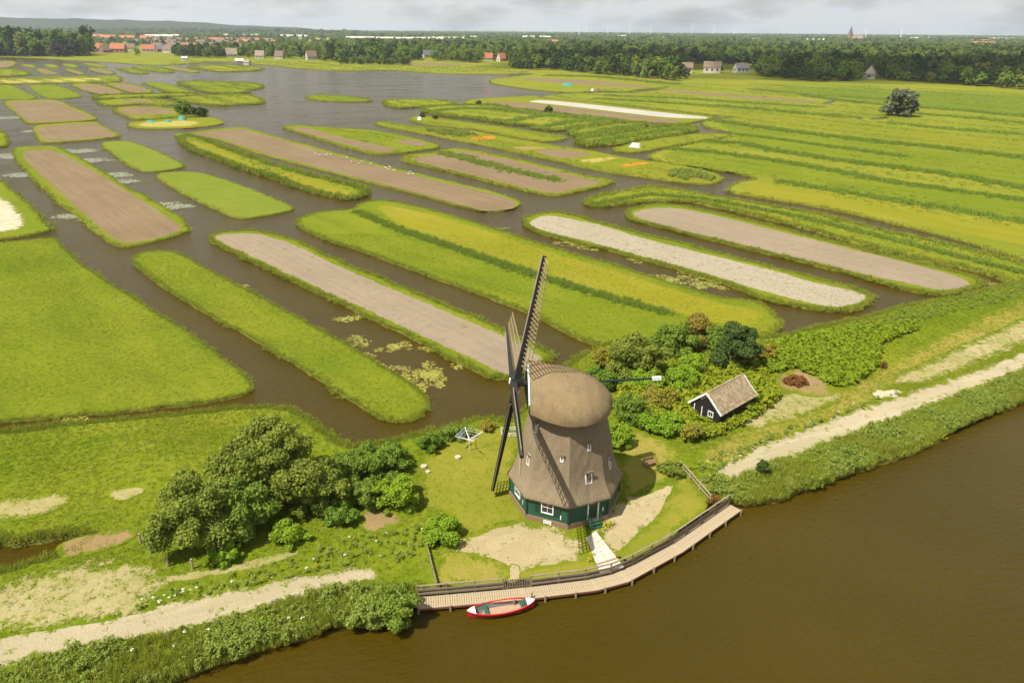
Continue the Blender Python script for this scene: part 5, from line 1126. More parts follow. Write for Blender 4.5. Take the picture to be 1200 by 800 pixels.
tree('shrub', (-10.53, 41.26), 1.7, 1.7, -.1, 'herb', 'greyish bush on the river bank next to the dense shrub', .17, 1.1, 12, trunk=.08, cat='shrub', z=.45)
# east of the mill
tree('tree', (15.3, 81.75), 4.2, 5.0, .2, 'leaf_willow', 'wide grey-green tree behind the white boom box', .24, 1., 22, trunk=.2)
tree('tree', (12.37, 83.68), 3.0, 3.0, .0, 'leaf_olive', 'yellowish bush behind the mill cap at the end of the ditch', .22, 1., 14, trunk=.12)
tree('tree', (20.64, 87.5), 3.2, 4.4, .0, 'leaf_green', 'green tree standing between the grey-green and the brown-leaved tree', .24, 1., 18, trunk=.16)
tree('tree', (24.98, 90.37), 2.8, 5.0, .2, 'leaf_brown', 'brown-leaved tree beside the dark round tree', .22, .95, 16, trunk=.15)
tree('tree', (28.16, 84.48), 3.3, 6.0, .2, 'leaf_dark', 'tall dark green round tree behind the shed', .23, 1.15, 20, trunk=.2)
tree('tree', (26.57, 87.61), 2.4, 4.2, .1, 'leaf_green', 'slim green tree tucked between brown-leaved and dark tree', .22, 1., 14, trunk=.14)
tree('shrub', (10.98, 65.47), 1.9, 2.6, .0, 'leaf_bright', 'round vivid green shrub right behind the mill', .18, 1.1, 14, trunk=.1, cat='shrub')
tree('shrub', (12.81, 70.91), 2.2, 2.8, .0, 'leaf_green', 'green shrub under the boom of the mill', .2, 1., 14, trunk=.1, cat='shrub')
tree('shrub', (16.24, 73.33), 2.4, 2.4, .0, 'leaf_olive', 'olive shrub under the white boom box', .2, 1., 14, trunk=.1, cat='shrub')
tree('shrub', (15.96, 68.17), 2.5, 1.9, .0, 'leaf_bright', 'spreading yellow-green shrub between the mill and the shed', .2, 1., 14, trunk=.1, cat='shrub')
tree('shrub', (18.62, 66.62), 1.5, 1.9, .0, 'leaf_olive', 'ochre shrub in front of the shed door', .18, 1., 10, trunk=.08, cat='shrub')
tree('shrub', (15.34, 60.31), 1.5, 1.0, .0, 'leaf_willow', 'low grey bush at the top of the bleached fence', .15, 1., 10, trunk=.06, cat='shrub')
tree('shrub', (18.3, 55.35), .75, .8, .0, 'leaf_red', 'small reddish bush at the foot of the bleached fence', .12, 1., 8, trunk=.04, cat='shrub')
tree('tree', (24.09, 59.84), .75, 1.8, .1, 'leaf_dark', 'slender young dark tree on the verge beside the east track', .13, 1.2, 10, trunk=.05)
tree('shrub', (34.39, 79.72), 1.5, .7, .0, 'leaf_red', 'low rusty red bush beside the butterbur bed', .15, .9, 20, trunk=.05, cat='shrub')
tree('shrub', (47.15, 84.57), .55, 1.0, .0, 'leaf_red', 'single small rust-red bush at the corner of the butterbur bed', .12, .9, 7, trunk=.04, cat='shrub')
tree('shrub', (33.36, 87.2), 1.6, 2.2, .0, 'leaf_olive', 'olive bush between dark tree and butterbur bed', .18, 1., 10, trunk=.07, cat='shrub')
tree('shrub', (10.49, 78.16), 2.6, 2.6, .0, 'leaf_green', 'green bush on the ditch bank hidden half behind the mill cap', .2, 1., 14, trunk=.1, cat='shrub')
tree('shrub', (15.88, 77.58), 2.7, 2.6, .0, 'leaf_bright', 'yellow-green bush between the grey-green tree and the olive shrub', .2, 1., 14, trunk=.1, cat='shrub')
tree('shrub', (19.86, 78.32), 2.8, 2.8, .0, 'leaf_bright', 'vivid green bush touching the back corner of the shed', .2, 1., 14, trunk=.1, cat='shrub')
tree('shrub', (22.39, 81.88), 2.6, 2.6, .0, 'leaf_bright', 'vivid green bush in front of the brown-leaved tree', .2, 1., 14, trunk=.1, cat='shrub')
tree('shrub', (14.35, 69.42), 1.9, 1.7, .0, 'leaf_green', 'low green bush beside the dry lawn behind the mill', .19, 1., 12, trunk=.08, cat='shrub')
tree('shrub', (-18.34, 49.72), 1.9, 1.3, .0, 'leaf_bright', 'low fresh green growth at the foot of the tallest willow', .17, 1., 12, trunk=.06, cat='shrub')
tree('shrub', (-22.96, 47.2), 1.6, 1.2, .0, 'leaf_bright', 'low fresh green growth between the willow posts', .17, 1., 12, trunk=.06, cat='shrub')
# polder trees further out
tree('lone_willow', (198.54, 392.84), 9.5, 13.5, .2, 'leaf_grey', 'lone silver-grey willow standing in the open meadows', .75, .95, 24, trunk=.5, z=.45)
tree('shrub', (-161.88, 374.99), 4.6, 6.2, .1, 'leaf_green', 'round dark bush on the island with the hedge', .5, 1., 14, trunk=.2, cat='shrub', z=.38)
tree('hedge', (-153.45, 371.71), 5.0, 3.6, .1, 'leaf_dark', 'dark hedge end beside the round island bush', .5, 1., 12, ry=3., trunk=.2, cat='hedge', z=.38)
for (a, b), s in (((-44.54, 371.93), 1.8), ((-37.43, 363.18), 1.6), ((-19.93, 435.4), 2.2), ((18.09, 396.56), 3.)):
    tree('bush', (a, b), s, s*1.1, .0, 'leaf_dark', 'small dark bush on the reed islands', .4, 1., 8, trunk=.08, cat='bush', group='dark bushes on the reed islands', z=.4)

# ------------------------------------------------------------------ ground plants on the dike
def herb_mesh(name, mat, n, seed, size=.12, tall=.7):
    r = np.random.default_rng(seed)
    lobes = [(r.uniform(-.3, .3), r.uniform(-.3, .3), tall*r.uniform(.35, .75), r.uniform(.18, .3), r.uniform(.18, .3), tall*r.uniform(.3, .42)) for _ in range(4)]
    return leaves_mesh(name, mat, lobes, n, size, seed, .6, .2, .45)
herbc = proto('herb_proto', [herb_mesh('herb', 'herb', 110, 300+i, .095, .8) for i in range(4)])
burc = proto('butterbur_proto', [leaves_mesh('burr', 'butterbur', [(0, 0, .35, .5, .5, .28)], 44, .15, 320+i, .5, 1.2, .85) for i in range(3)])
bury = proto('butterbur_y_proto', [leaves_mesh('burry', 'butterbur_yellow', [(0, 0, .4, .5, .5, .34)], 52, .125, 330+i, .5, 1., .8) for i in range(3)])
VERGE = [[(-35.78, 34.17), (-34.02, 36.5), (-28.22, 38.18), (-22.14, 40.04), (-16.87, 42.81), (-12.9, 44.22), (-8.43, 44.93), (-6.57, 44.2), (-6.97, 42.66), (-8.19, 40.91), (-12.16, 40.7), (-14.68, 39.3), (-19.1, 37.22), (-21.86, 35.91), (-31.06, 31.79), (-33.27, 30.51)],
         [(18.01, 59.33), (19.71, 60.23), (20.35, 58.93), (28.14, 63.42), (44.8, 72.77), (64.75, 84.05), (107.21, 108.54), (92.45, 91.11), (60.12, 76.68), (45.62, 68.23), (34.62, 61.8), (24.03, 56.39), (21.17, 55.55), (18.75, 56.43)]]
P_, S_ = [], []
for v in VERGE:
    p = fill_points(v, .42, 1.1); p = p[in_frame(p, .1)]; n = len(p); s = rng.uniform(.6, 1.15, n)*(.8+.3*np.sin(p[:, 0]*.6)*np.cos(p[:, 1]*.5))
    P_.append(np.column_stack([p, np.full(n, .55)])); S_.append(np.column_stack([s, s, s*rng.uniform(.7, 1.3, n)]))
BAND = [[(-27.82, 41.43), (-21.21, 43.81), (-13.29, 46.1), (-8.09, 47.38), (-6.54, 48.98), (-7.2, 51.8), (-9.28, 50.96), (-12.76, 50.23), (-17.65, 47.26), (-25.72, 43.76)],
        [(16.61, 60.47), (19.68, 60.22), (27.14, 66.23), (38.48, 73.1), (46.7, 78.11), (41.44, 75.41), (27.08, 67.45), (19.73, 63.14)],
        [(34.64, 92.31), (50.02, 100.25), (61.56, 106.59), (82.82, 116.89), (108.28, 128.02), (102.69, 120.54), (78.86, 110.49), (60.49, 101.16), (48.6, 96.91)]]
for v in BAND:
    p = fill_points(v, .75, 1.2); p = p[in_frame(p, .1)]; n = len(p); s = rng.uniform(.35, .8, n)
    P_.append(np.column_stack([p, np.full(n, .76)])); S_.append(np.column_stack([s, s, s*rng.uniform(.6, 1.1, n)]))
tag(scatter('verge_herbs', herbc, np.vstack(P_), np.vstack(S_), tilt=.2), 'rank grey-green herbs and nettles along the river verges', 'herbs', kind='stuff')
# reeds among the verge plants on the river side
P_, S_ = [], []
for v in VERGE:
    p = fill_points(v, .36, 1.2); p = p[in_frame(p, .1)]; n = len(p); q_ = .5+.5*np.sin(p[:, 0]*.35+2*np.sin(p[:, 1]*.3))
    P_.append(np.column_stack([p, np.full(n, .5)])); S_.append(np.column_stack([np.full(n, .45), np.full(n, .45), rng.uniform(.5, 1.0, n)*(.7+.8*q_)]))
tag(scatter('verge_reeds', reedc, np.vstack(P_), np.vstack(S_)), 'reed blades mixed through the herbs of the river verge', 'reeds', kind='stuff')
BUR = [(34.45, 91.72), (41.77, 94.88), (50.11, 97.59), (53.82, 97.67), (58.87, 100.44), (58.15, 97.76), (50.52, 92.63), (46.39, 84.81), (41.35, 79.84), (38.56, 79.33), (37.57, 82.15), (35.61, 84.1), (31.96, 82.79)]
p = fill_points(BUR, .5, 1.1); n = len(p); s = rng.uniform(.8, 1.5, n)
tag(scatter('butterbur', burc, np.column_stack([p, np.full(n, .75)]), np.column_stack([s, s, s]), tilt=.15), 'bed of large bright butterbur leaves beside the east ditch', 'butterbur', kind='stuff')
SHED_FP = [(F0.x-.2, F0.y-.1), (F2.x+.3, F2.y-.1), (F2.x-1.6, F2.y+3.6), (F1.x-.2, F1.y+.3)]
YEL = [(12.32, 72.87), (13.4, 79.35), (18.39, 84.29), (22.2, 86.99), (26.66, 87.07), (31.72, 82.05), (30.34, 75.22), (26.26, 70.74), (21.39, 67.01), (19.83, 66.46), (18.43, 69.12), (15.67, 69.07)]
p = fill_points(YEL, .48, 1.1, [SHED_FP]); n = len(p); s = rng.uniform(.9, 1.7, n)*np.where((p[:, 1] < F0.y+3) & (p[:, 0] > F0.x-2), .75, 1.)
tag(scatter('yellow_green_scrub', bury, np.column_stack([p, np.full(n, .75)]), np.column_stack([s, s, s*1.1]), tilt=.2), 'yellow-green leafy scrub all round the black shed', 'scrub', kind='stuff')
# flowers
flw = proto('flower_proto', [leaves_mesh('flw', 'flower_white', [(0, 0, .45, .12, .12, .04)], 7, .05, 340+i, .6, 2., .9) for i in range(2)])
fly = proto('flower_y_proto', [leaves_mesh('fly', 'flower_yellow', [(0, 0, .3, .3, .3, .15)], 30, .055, 350+i, .6, 1., .9) for i in range(2)])
p = np.vstack([fill_points([(-27.3, 42.3), (-23.54, 43.97), (-23.03, 43.52), (-25.81, 41.8)], .55), fill_points(BAND[0], 2.0), fill_points(VERGE[0], 3.2), fill_points(BAND[1], 1.6)]); p = p[in_frame(p)]; n = len(p)
tag(scatter('white_flowers', flw, np.column_stack([p, np.full(n, .8)]), rng.uniform(.6, 1.2, (n, 1))*np.ones((1, 3))), 'scattered white umbel flowers along the tracks', 'flowers', kind='stuff')
p = np.vstack([fill_points([(7.56, 51.4), (8.84, 52.36), (8.91, 51.77), (7.77, 50.71)], .35), fill_points([(5.91, 47.54), (6.71, 47.97), (6.79, 47.45), (6, 47.03)], .35), fill_points([(-15.84, 46.07), (-15.4, 46.48), (-15.14, 45.98)], .3)]); n = len(p)
tag(scatter('yellow_flowers', fly, np.column_stack([p, np.full(n, .8)]), rng.uniform(.7, 1.2, (n, 1))*np.ones((1, 3))), 'clumps of yellow flowers by the mill steps and path', 'flowers', kind='stuff')
P_ = [fill_points(pl, .9, 1.2) for (i, nm, mt, pl) in SHEETS if nm == 'garden_bed']; P_ = np.vstack(P_); P_ = P_[np.sin(P_[:, 0]*.8)+np.sin(P_[:, 1]*.7) > -.5]; n = len(P_); s = rng.uniform(.7, 1.7, n)
tag(scatter('vegetable_rows', herbc, np.column_stack([P_, np.full(n, .36)]), np.column_stack([s, s, s]), tilt=.2), 'leafy vegetables and bushes on the long garden island', 'vegetables', kind='stuff')
# water-lily pads
def pad_mesh(name, mat, n, seed):
    r = np.random.default_rng(seed); V, F, T = [], [], []
    for _ in range(n):
        a = r.uniform(0, 6.283); d = math.sqrt(r.uniform())*1.0; s = r.uniform(.07, .17); b = len(V); cx, cy = d*math.cos(a), d*math.sin(a); tt = r.uniform(); z = r.uniform(.004, .03)
        for i in range(6): V.append((cx+s*math.cos(i*1.0472), cy+s*math.sin(i*1.0472), z+r.uniform(-.003, .012))); T.append(tt)
        F.append(tuple(range(b, b+6)))
    me = np_mesh(name, V, F, 6, T); me.materials.append(M[mat]); return me
lilc = proto('lily_proto', [pad_mesh('pad', 'lily', 34, 360+i) for i in range(3)])
lilp = proto('lily_pale_proto', [pad_mesh('padp', 'lily_pale', 30, 370+i) for i in range(3)])
near, farl = [], []
for x, y, r_ in LILIES:
    k = int(2+r_*r_*1.7)
    for _ in range(k):
        a = rng.uniform(0, 6.283); d = r_*math.sqrt(rng.uniform()); (near if y < 165 else farl).append((x+d*math.cos(a)*1.25, y+d*math.sin(a)*.9, .01))
ls_ = np.array(near); n = len(ls_); s = rng.uniform(.45, 1., n)
tag(scatter('lily_pads', lilc, ls_, np.column_stack([s, s, np.ones(n)]), tilt=0), 'yellow-green water-lily pads floating on the ditches', 'lily pads', kind='stuff')
ls_ = np.array(farl); n = len(ls_); s = rng.uniform(1.2, 2.2, n)
tag(scatter('pale_lily_pads', lilp, ls_, np.column_stack([s, s, np.ones(n)]), tilt=0), 'pale patches of floating water plants beside the far brown islands', 'lily pads', kind='stuff')
# ------------------------------------------------------------------ woods
WZ = [([(34.46, 841.78), (91.09, 739.27), (136.77, 664.29), (212.09, 997.03), (311.81, 1014.62), (227.55, 730.24), (260, 662.41), (301.84, 678.43), (351.53, 789.05), (369.93, 791.57), (331.65, 699.43), (388.32, 590.15), (466.83, 497.57), (1477.06, 1611.94), (1086.4, 1682.59), (64.14, 1588.64)], 9.5, 1.0, 'd'),
      ([(-141.88, 1064.6), (-45.76, 987.76), (-2.59, 936.22), (35.2, 860.33), (64.14, 1588.64), (-217.18, 1637.25)], 11, 1.05, 'm'),
      ([(-205.81, 923.28), (-122.82, 904.68), (-129.75, 972.38), (-219.12, 993.85)], 8, .55, 'd'),
      ([(-239.81, 989.91), (-136.83, 1009.5), (-203.95, 1511.75), (-354.01, 1468.71)], 11, 1.15, 'm'),
      ([(-410.32, 1086.12), (-314.01, 1059.49), (-235.34, 1017.57), (-295.65, 1282.33), (-490.27, 1300.87)], 15, .95, 'm'),
      ([(-470.72, 1089.35), (-397.25, 1072.95), (-458.86, 1241.85), (-528.32, 1224.62)], 12, .95, 'd'),
      ([(-802.93, 1082.21), (-639.97, 1085.18), (-597.58, 1112.05), (-655.47, 1213.88), (-900.43, 1215.64)], 13, 1.9, 'm'),
      ([(-2.34, 854.42), (27.71, 831.82), (29.87, 898.81), (-0.53, 914.7)], 8, .9, 'd')]
CM = {}
def crown_var(mat, kind, i):
    k = (mat, kind, i)
    if k not in CM:
        h, rx, z0 = {'broad': (11.5, 5.2, 1.2), 'tall': (15, 4.2, 1.0), 'cone': (14, 3.6, .6), 'poplar': (19, 2.4, 1.0)}[kind]
        if kind in ('cone', 'poplar'):
            lb = [(0.3*math.sin(j*2), .3*math.cos(j*3), z0+h*(j+.5)/7, rx*(1.05-(j/7 if kind == 'cone' else .5*abs(j/3-1)))*.9, rx*(1.05-(j/7 if kind == 'cone' else .5*abs(j/3-1)))*.9, h/9) for j in range(7)]
        else: lb = auto_lobes(rx, h, z0, 12, 700+i*13+len(mat))
        CM[k] = leaves_mesh('crown', mat, lb, 900, .70, 500+i*17+len(mat), .35)
    return CM[k]
TRUNK = trunk_mb(8, .32, 9, 4, 2.5).mesh('trunk', True); TRUNK.materials.append(M['bark'])
pool = {'d': [('leaf_dark', 'broad'), ('leaf_dark', 'tall'), ('leaf_green', 'broad'), ('leaf_dark', 'broad'), ('leaf_willow', 'broad')],
        'm': [('leaf_green', 'broad'), ('leaf_willow', 'broad'), ('leaf_dark', 'broad'), ('leaf_green', 'tall'), ('leaf_dark', 'tall')]}
LBL = {('leaf_dark', 'broad'): 'dark green broad-crowned tree of the woodland beyond the meadows', ('leaf_dark', 'tall'): 'dark green tall-crowned tree of the woodland beyond the meadows',
       ('leaf_green', 'broad'): 'mid green broad-crowned tree of the woodland beyond the meadows', ('leaf_green', 'tall'): 'mid green tall-crowned tree of the woodland beyond the meadows',
       ('leaf_willow', 'broad'): 'grey-green broad-crowned tree of the woodland beyond the meadows'}
HOUSES_XY = []
allT = []
for zi, (poly, sp, sc, kd) in enumerate(WZ):
    p = fill_points(poly, sp, .9); p = p[in_frame(p, .12)]
    for q in p: allT.append((q[0], q[1], sc*rng.choice([.7, .85, 1., 1., 1.15, 1.4])*rng.uniform(.9, 1.1), kd))
CLEAR = [(-35.13, 1056.66), (-16.58, 1046.14), (-129.66, 1163.87), (-397.09, 1105.43), (-350.27, 1082.92), (-320.43, 1073.49), (-272.06, 1053.11)]
allT = [t for t in allT if all(not (abs(t[0]-c[0]*t[1]/c[1]) < 9 and -140 < t[1]-c[1] < 14) for c in CLEAR)]
allT.sort(key=lambda t: t[1]/t[2])
def far_tree(x, y, sc, mat, kind, i, label, group, name='woodland_tree'):
    t = empty(name, (x, y, .4), rng.uniform(0, 6.28)); t.scale = (sc*rng.uniform(.9, 1.15), sc*rng.uniform(.9, 1.15), sc)
    link('crown', crown_var(mat, kind, i), None, t); link('trunk', TRUNK, None, t); tag(t, label, 'tree', group); return t
for x, y, sc, kd in allT[:285]:
    mat, kind = pool[kd][rng.integers(0, 5)]; far_tree(x, y, sc, mat, kind, int(rng.integers(0, 3)), LBL[(mat, kind)], 'woodland trees: '+LBL[(mat, kind)].split(' of ')[0])
vars_ = [('leaf_dark', 'broad', i) for i in range(3)]+[('leaf_dark', 'tall', 0), ('leaf_willow', 'broad', 0), ('leaf_willow', 'broad', 1), ('leaf_green', 'broad', 0), ('leaf_green', 'broad', 1), ('leaf_green', 'tall', 0), ('leaf_conifer', 'broad', 0)]
woodc = proto('wood_proto', [crown_var(*v) for v in vars_])
rest = allT[285:]; P_ = np.array([(x, y, .4) for x, y, s, k in rest]); S_ = np.array([s for x, y, s, k in rest])
pk = np.array([int(rng.integers(0, 7)) if k == 'd' else int(rng.integers(2, 10)) for x, y, s, k in rest])
tag(scatter('woodland', woodc, P_, np.column_stack([S_*1.05, S_*1.05, S_]), pk, tilt=.03), 'dense mixed woodland stretching behind the first rows of trees', 'woodland', kind='stuff')
# trees of the far country, thinner clumps to the horizon
P_, S_, K_ = [], [], []
TOWN = [[(-1350, 1380), (-560, 1380), (-480, 2600), (-2400, 2700)], [(-560, 1750), (-80, 1750), (-60, 2200), (-560, 2200)]]
FFIELD = [[(-150, 2850), (520, 2950), (560, 3900), (-200, 3700)], [(-900, 2880), (-420, 2930), (-430, 3300), (-980, 3250)], [(-1500, 3080), (-1050, 3030), (-1080, 3500), (-1650, 3500)], [(-800, 1880), (-330, 1930), (-340, 2080), (-820, 2050)]]
for y0, y1, sp, sc in ((1450, 2500, 16, 1.1), (2500, 4200, 27, 1.35), (4200, 9000, 60, 2.1)):
    w = y1*.8; p = fill_points([(-w, y0), (w, y0), (w, y1), (-w, y1)], sp, 1.); p = p[in_frame(p, .1)]
    for f in FFIELD: p = p[~inside(p, f)]
    t = np.zeros(len(p), bool)
    for f in TOWN: t |= inside(p, f)
    nz = np.sin(p[:, 0]*.0041+1.3)*np.sin(p[:, 1]*.0057+p[:, 0]*.0013)+.6*np.sin(p[:, 0]*.011-p[:, 1]*.009)
    keep = np.where(t, rng.uniform(size=len(p)) < .12, (nz > -.55) | (rng.uniform(size=len(p)) < .25)); p = p[keep]
    P_.append(np.column_stack([p, np.full(len(p), .4)])); s = sc*rng.uniform(.7, 1.2, len(p)); S_.append(np.column_stack([s*1.25, s*1.25, s*(.85 if y0 < 4000 else .55)])); K_.append(rng.integers(2, 10, len(p)))
tag(scatter('distant_woodland', woodc, np.vstack(P_), np.vstack(S_), np.concatenate(K_), tilt=.03), 'far hazy woods and tree lines reaching the horizon', 'woodland', kind='stuff')
# wooded foot of the dunes
p = fill_points([(-5200, 4300), (-900, 4300), (-900, 4800), (-5200, 4800)], 34, 1.); p = p[in_frame(p, .1)]; s = rng.uniform(1.7, 2.4, len(p))
tag(scatter('dune_woodland', woodc, np.column_stack([p, np.full(len(p), .4)]), np.column_stack([s*1.4, s*1.4, s]), rng.integers(0, 6, len(p)), tilt=.02), 'dark belt of wood at the foot of the blue dune hills', 'woodland', kind='stuff')
# single trees that stand out
for (x, y), sc, lab in (((104, 727.37), 1.05, 'light green conical tree in front of the dark wood, the western of two'), ((116.81, 703.15), 1.05, 'light green conical tree in front of the dark wood, the eastern of two')):
    far_tree(x, y, sc, 'leaf_conifer', 'cone', 0, lab, None, 'conical_tree')
far_tree(*(151.58, 689.19), .85, 'leaf_dark', 'broad', 1, 'dark round bush-like tree before the white houses', None, 'round_tree')
for (x, y), sc, lab in (((15.87, 830.02), .95, 'dark round tree at the lake corner, largest of its clump'), ((5.08, 846.32), .8, 'smaller dark tree beside the round one at the lake corner')):
    far_tree(x, y, sc, 'leaf_dark', 'broad', 0, lab, None, 'lakeside_tree')
for (x, y), sc in (((359.54, 1352.3), 1.1), ((364.22, 1353.38), 1.15), ((370.48, 1354.84), 1.1)): far_tree(x, y, sc, 'leaf_dark', 'poplar', 0, 'dark poplar rising above the wood behind the houses', 'poplars above the wood', 'poplar')
far_tree(*(-623.14, 1072.26), 1.5, 'leaf_purple', 'broad', 0, 'big dark purple beech on the left shore', None, 'copper_beech')
far_tree(*(-612.77, 1074.55), 1.35, 'leaf_purple', 'broad', 1, 'second dark beech beside the big purple one', None, 'copper_beech')
far_tree(*(212.16, 800.48), .6, 'leaf_bright', 'broad', 0, 'yellow-green garden tree before the white houses', None, 'garden_tree')
far_tree(*(-538.69, 1125.51), .95, 'leaf_bright', 'broad', 1, 'yellow-green tree among the orange roofs', None, 'garden_tree')

# ------------------------------------------------------------------ houses
def house(loc, w, d, wh, rh, rz, wmat, rmat, label, group=None, hip=0., name='house', chim=True, cat='house', win=True):
    h = empty(name, (*loc, .45), rz); tag(h, label, cat, group)
    m = MB(); a, b = w/2, d/2
    m.add([(-a, -b, -.3), (a, -b, -.3), (a, b, -.3), (-a, b, -.3), (-a, -b, wh), (a, -b, wh), (a, b, wh), (-a, b, wh), (-a*(1-hip), 0, wh+rh-.15), (a*(1-hip), 0, wh+rh-.15)],
          [(0, 1, 5, 4), (2, 3, 7, 6), (1, 2, 6, 5), (3, 0, 4, 7), (5, 6, 9), (7, 4, 8)]); m.build('wall', wmat, h)
    e = .4; m = MB(); A, B = a+e, b+e; zz0 = wh-rh*e/b; x1 = A-2*hip*a
    m.add([(-A, -B, zz0), (A, -B, zz0), (x1, 0, wh+rh), (-x1, 0, wh+rh), (-A, B, zz0), (A, B, zz0)], [(0, 1, 2, 3), (5, 4, 3, 2)]+([(4, 0, 3), (1, 5, 2)] if hip else []))
    rf = m.build('roof', rmat, h)
    if chim: MB().box((w*.25, 0, wh+rh), (.8, .8, 1.8)).build('chimney', 'house_brick', rf)
    if win:
        for i in range(3): MB().box((-a*.6+a*.6*i, -b-.02, wh*.55), (w*.1, .08, wh*.35)).build('window', 'glass', h)
        for s in (-1, 1): MB().box((s*(a+.02), 0, wh*.6), (.08, d*.25, wh*.4)).build('window', 'glass', h)
    return h
def hx(px, D): return ((px-600)/860*(D*math.cos(pitch)+40*math.sin(pitch)), D)
house((173.37, 794.96), 15, 10, 5, 5, R(-8), 'house_white', 'brown_roof', 'white house with brown roof behind the round dark tree')
house((202.19, 799.06), 17, 10, 5.5, 5.5, R(-14), 'house_white', 'brown_roof', 'white house with brown roof and white chimney behind the yellow garden tree')
house((233.13, 803.46), 14, 9, 5, 4, R(12), 'house_white', 'grey_roof', 'pale house with grey roof at the edge of the dark wood')
house((327.31, 717.23), 13, 10, 4, 7.5, R(58), 'house_white', 'thatch_roof', 'white-gabled house with pale steep roof against the dark wood', hip=.25)
house((636.46, 1255.5), 16, 10, 6, 6, R(20), 'house_white', 'grey_roof', 'pale house half hidden in the wood behind the lone willow', win=False)
for (x, y), rm, lab, s in (((-35.13, 1056.66), 'red_roof', 'orange-roofed house west of the dark tree by the lake', .9), ((-16.58, 1046.14), 'red_roof', 'orange-roofed house east of the dark tree by the lake', .9), ((-129.66, 1163.87), 'grey_roof', 'pale house with grey roof in the wood behind the brown field', .9),
                      ((-397.09, 1105.43), 'thatch_roof', 'pale thatched house with tall gable by the lake shore', 1.1), ((-350.27, 1082.92), 'thatch_roof', 'white house with sand-coloured roof by the lake shore', .9), ((-320.43, 1073.49), 'brown_roof', 'white house with brown roof by the lake shore', .9), ((-272.06, 1053.11), 'brown_roof', 'brown-roofed house furthest along the lake shore', 1.)):
    house((x, y), 13*s, 9*s, 4.5*s, 7*s, R(rng.uniform(-40, 40)), 'house_white', rm, lab)
# the village on the left: orange roofs, sheds, greenhouses
OR = [(108, 1290, 1.5), (118, 1330, 1.3), (137, 1280, 1.5), (172, 1300, 1.3), (122, 1270, 1.1), (196, 1290, 1.2), (188, 1330, 1.2), (150, 1400, 1.2)]
for i, (px, D, s) in enumerate(OR): house(hx(px, D), 15*s, 9*s, 4*s, 5.5*s, R([12, -50, 4, 15, 60, -20, 30, 8][i]), 'house_white' if i % 2 else 'house_brick', ['red_roof', 'red_roof', 'red_roof', 'red_roof', 'brown_roof', 'brown_roof', 'grey_roof', 'brown_roof'][i], 'steep-roofed village house among the trees on the left shore', 'village houses on the left shore')
for i in range(46):
    px = rng.uniform(160, 330); D = rng.uniform(1450, 2500); rm = ('brown_roof', 'brown_roof', 'grey_roof', 'red_roof')[int(rng.integers(0, 4))]
    house(hx(px, D), rng.uniform(18, 40), 10, 6, 4.5, R(rng.uniform(-15, 15)), 'house_brick', rm, 'small brick terrace in the far village', 'terraces of the far village', chim=False, win=False)
for px, D, w in ((32, 2500, 42), (46, 2450, 50), (57, 2420, 26), (86, 2500, 35), (104, 2450, 42), (112, 2600, 40), (126, 2400, 40), (147, 2350, 42), (170, 2350, 36)):
    house(hx(px, D), w, 18, 8, 7, R(rng.uniform(-8, 8)), 'house_white', 'red_roof', 'long hall with bright orange roof in the far village', 'orange-roofed halls of the far village', chim=False, win=False, cat='hall', name='hall')
for px, D, w in ((6, 1650, 90), (30, 1700, 80), (60, 1800, 70), (12, 1480, 55), (40, 1520, 40)):
    house(hx(px, D), w, 30, 7, 3.5, R(rng.uniform(-6, 6)), 'house_white', 'house_white', 'low white greenhouse or barn behind the big trees on the left', 'white barns on the left', chim=False, win=False, cat='barn', name='barn')
for px, D, w in ((185, 2600, 90), (198, 2700, 60), (255, 3000, 70), (292, 3050, 80), (340, 2900, 110), (420, 2500, 90), (450, 2450, 60), (470, 2400, 80), (490, 2450, 90), (505, 2350, 60), (520, 2600, 120), (548, 3000, 50), (630, 3300, 90), (618, 3300, 60), (645, 2100, 25), (725, 4200, 60), (770, 3600, 40), (880, 3000, 50), (950, 3000, 90), (1075, 4400, 120), (1160, 3200, 160), (1170, 4500, 150), (1148, 2500, 70)):
    house(hx(px, D), w, 24, 11, 4, R(rng.uniform(-10, 10)), 'house_white', 'red_roof' if px in (645, 1160, 1148) else 'house_white', 'low pale building showing between distant tree lines', 'pale buildings in the far country', chim=False, win=False, cat='building', name='far_building')
# church with pointed tower
cx, cy = hx(992, 3000); ch = empty('church', (cx, cy, .4), R(10)); tag(ch, 'brick church with pointed tower on the horizon', 'church')
MB().box((0, 0, 18), (11, 11, 37)).build('tower', 'house_brick', ch)
MB().add([(-5.5, -5.5, 36.5), (5.5, -5.5, 36.5), (5.5, 5.5, 36.5), (-5.5, 5.5, 36.5), (0, 0, 62)], [(0, 1, 4), (1, 2, 4), (2, 3, 4), (3, 0, 4)]).build('spire', 'grey_roof', ch)
m = MB(); m.add([(5, -9, 0), (50, -9, 0), (50, 9, 0), (5, 9, 0), (5, -9, 17), (50, -9, 17), (50, 9, 17), (5, 9, 17), (5, 0, 30), (50, 0, 30)], [(0, 1, 5, 4), (2, 3, 7, 6), (1, 2, 6, 9, 5), (3, 0, 4, 8, 7)]); m.build('nave', 'house_brick', ch)
MB().add([(4, -10, 15.7), (51, -10, 15.7), (51, 0, 30.4), (4, 0, 30.4), (4, 10, 15.7), (51, 10, 15.7)], [(0, 1, 2, 3), (5, 4, 3, 2)]).build('roof', 'thatch_roof', ch)
tx, ty = hx(1052, 4300); tw = empty('mast', (tx, ty, .4)); tag(tw, 'slim pale mast on the horizon right of the church', 'mast'); MB().cyl((0, 0, 0), (0, 0, 60), 3, 1.2, 8).build('shaft', 'turbine', tw)
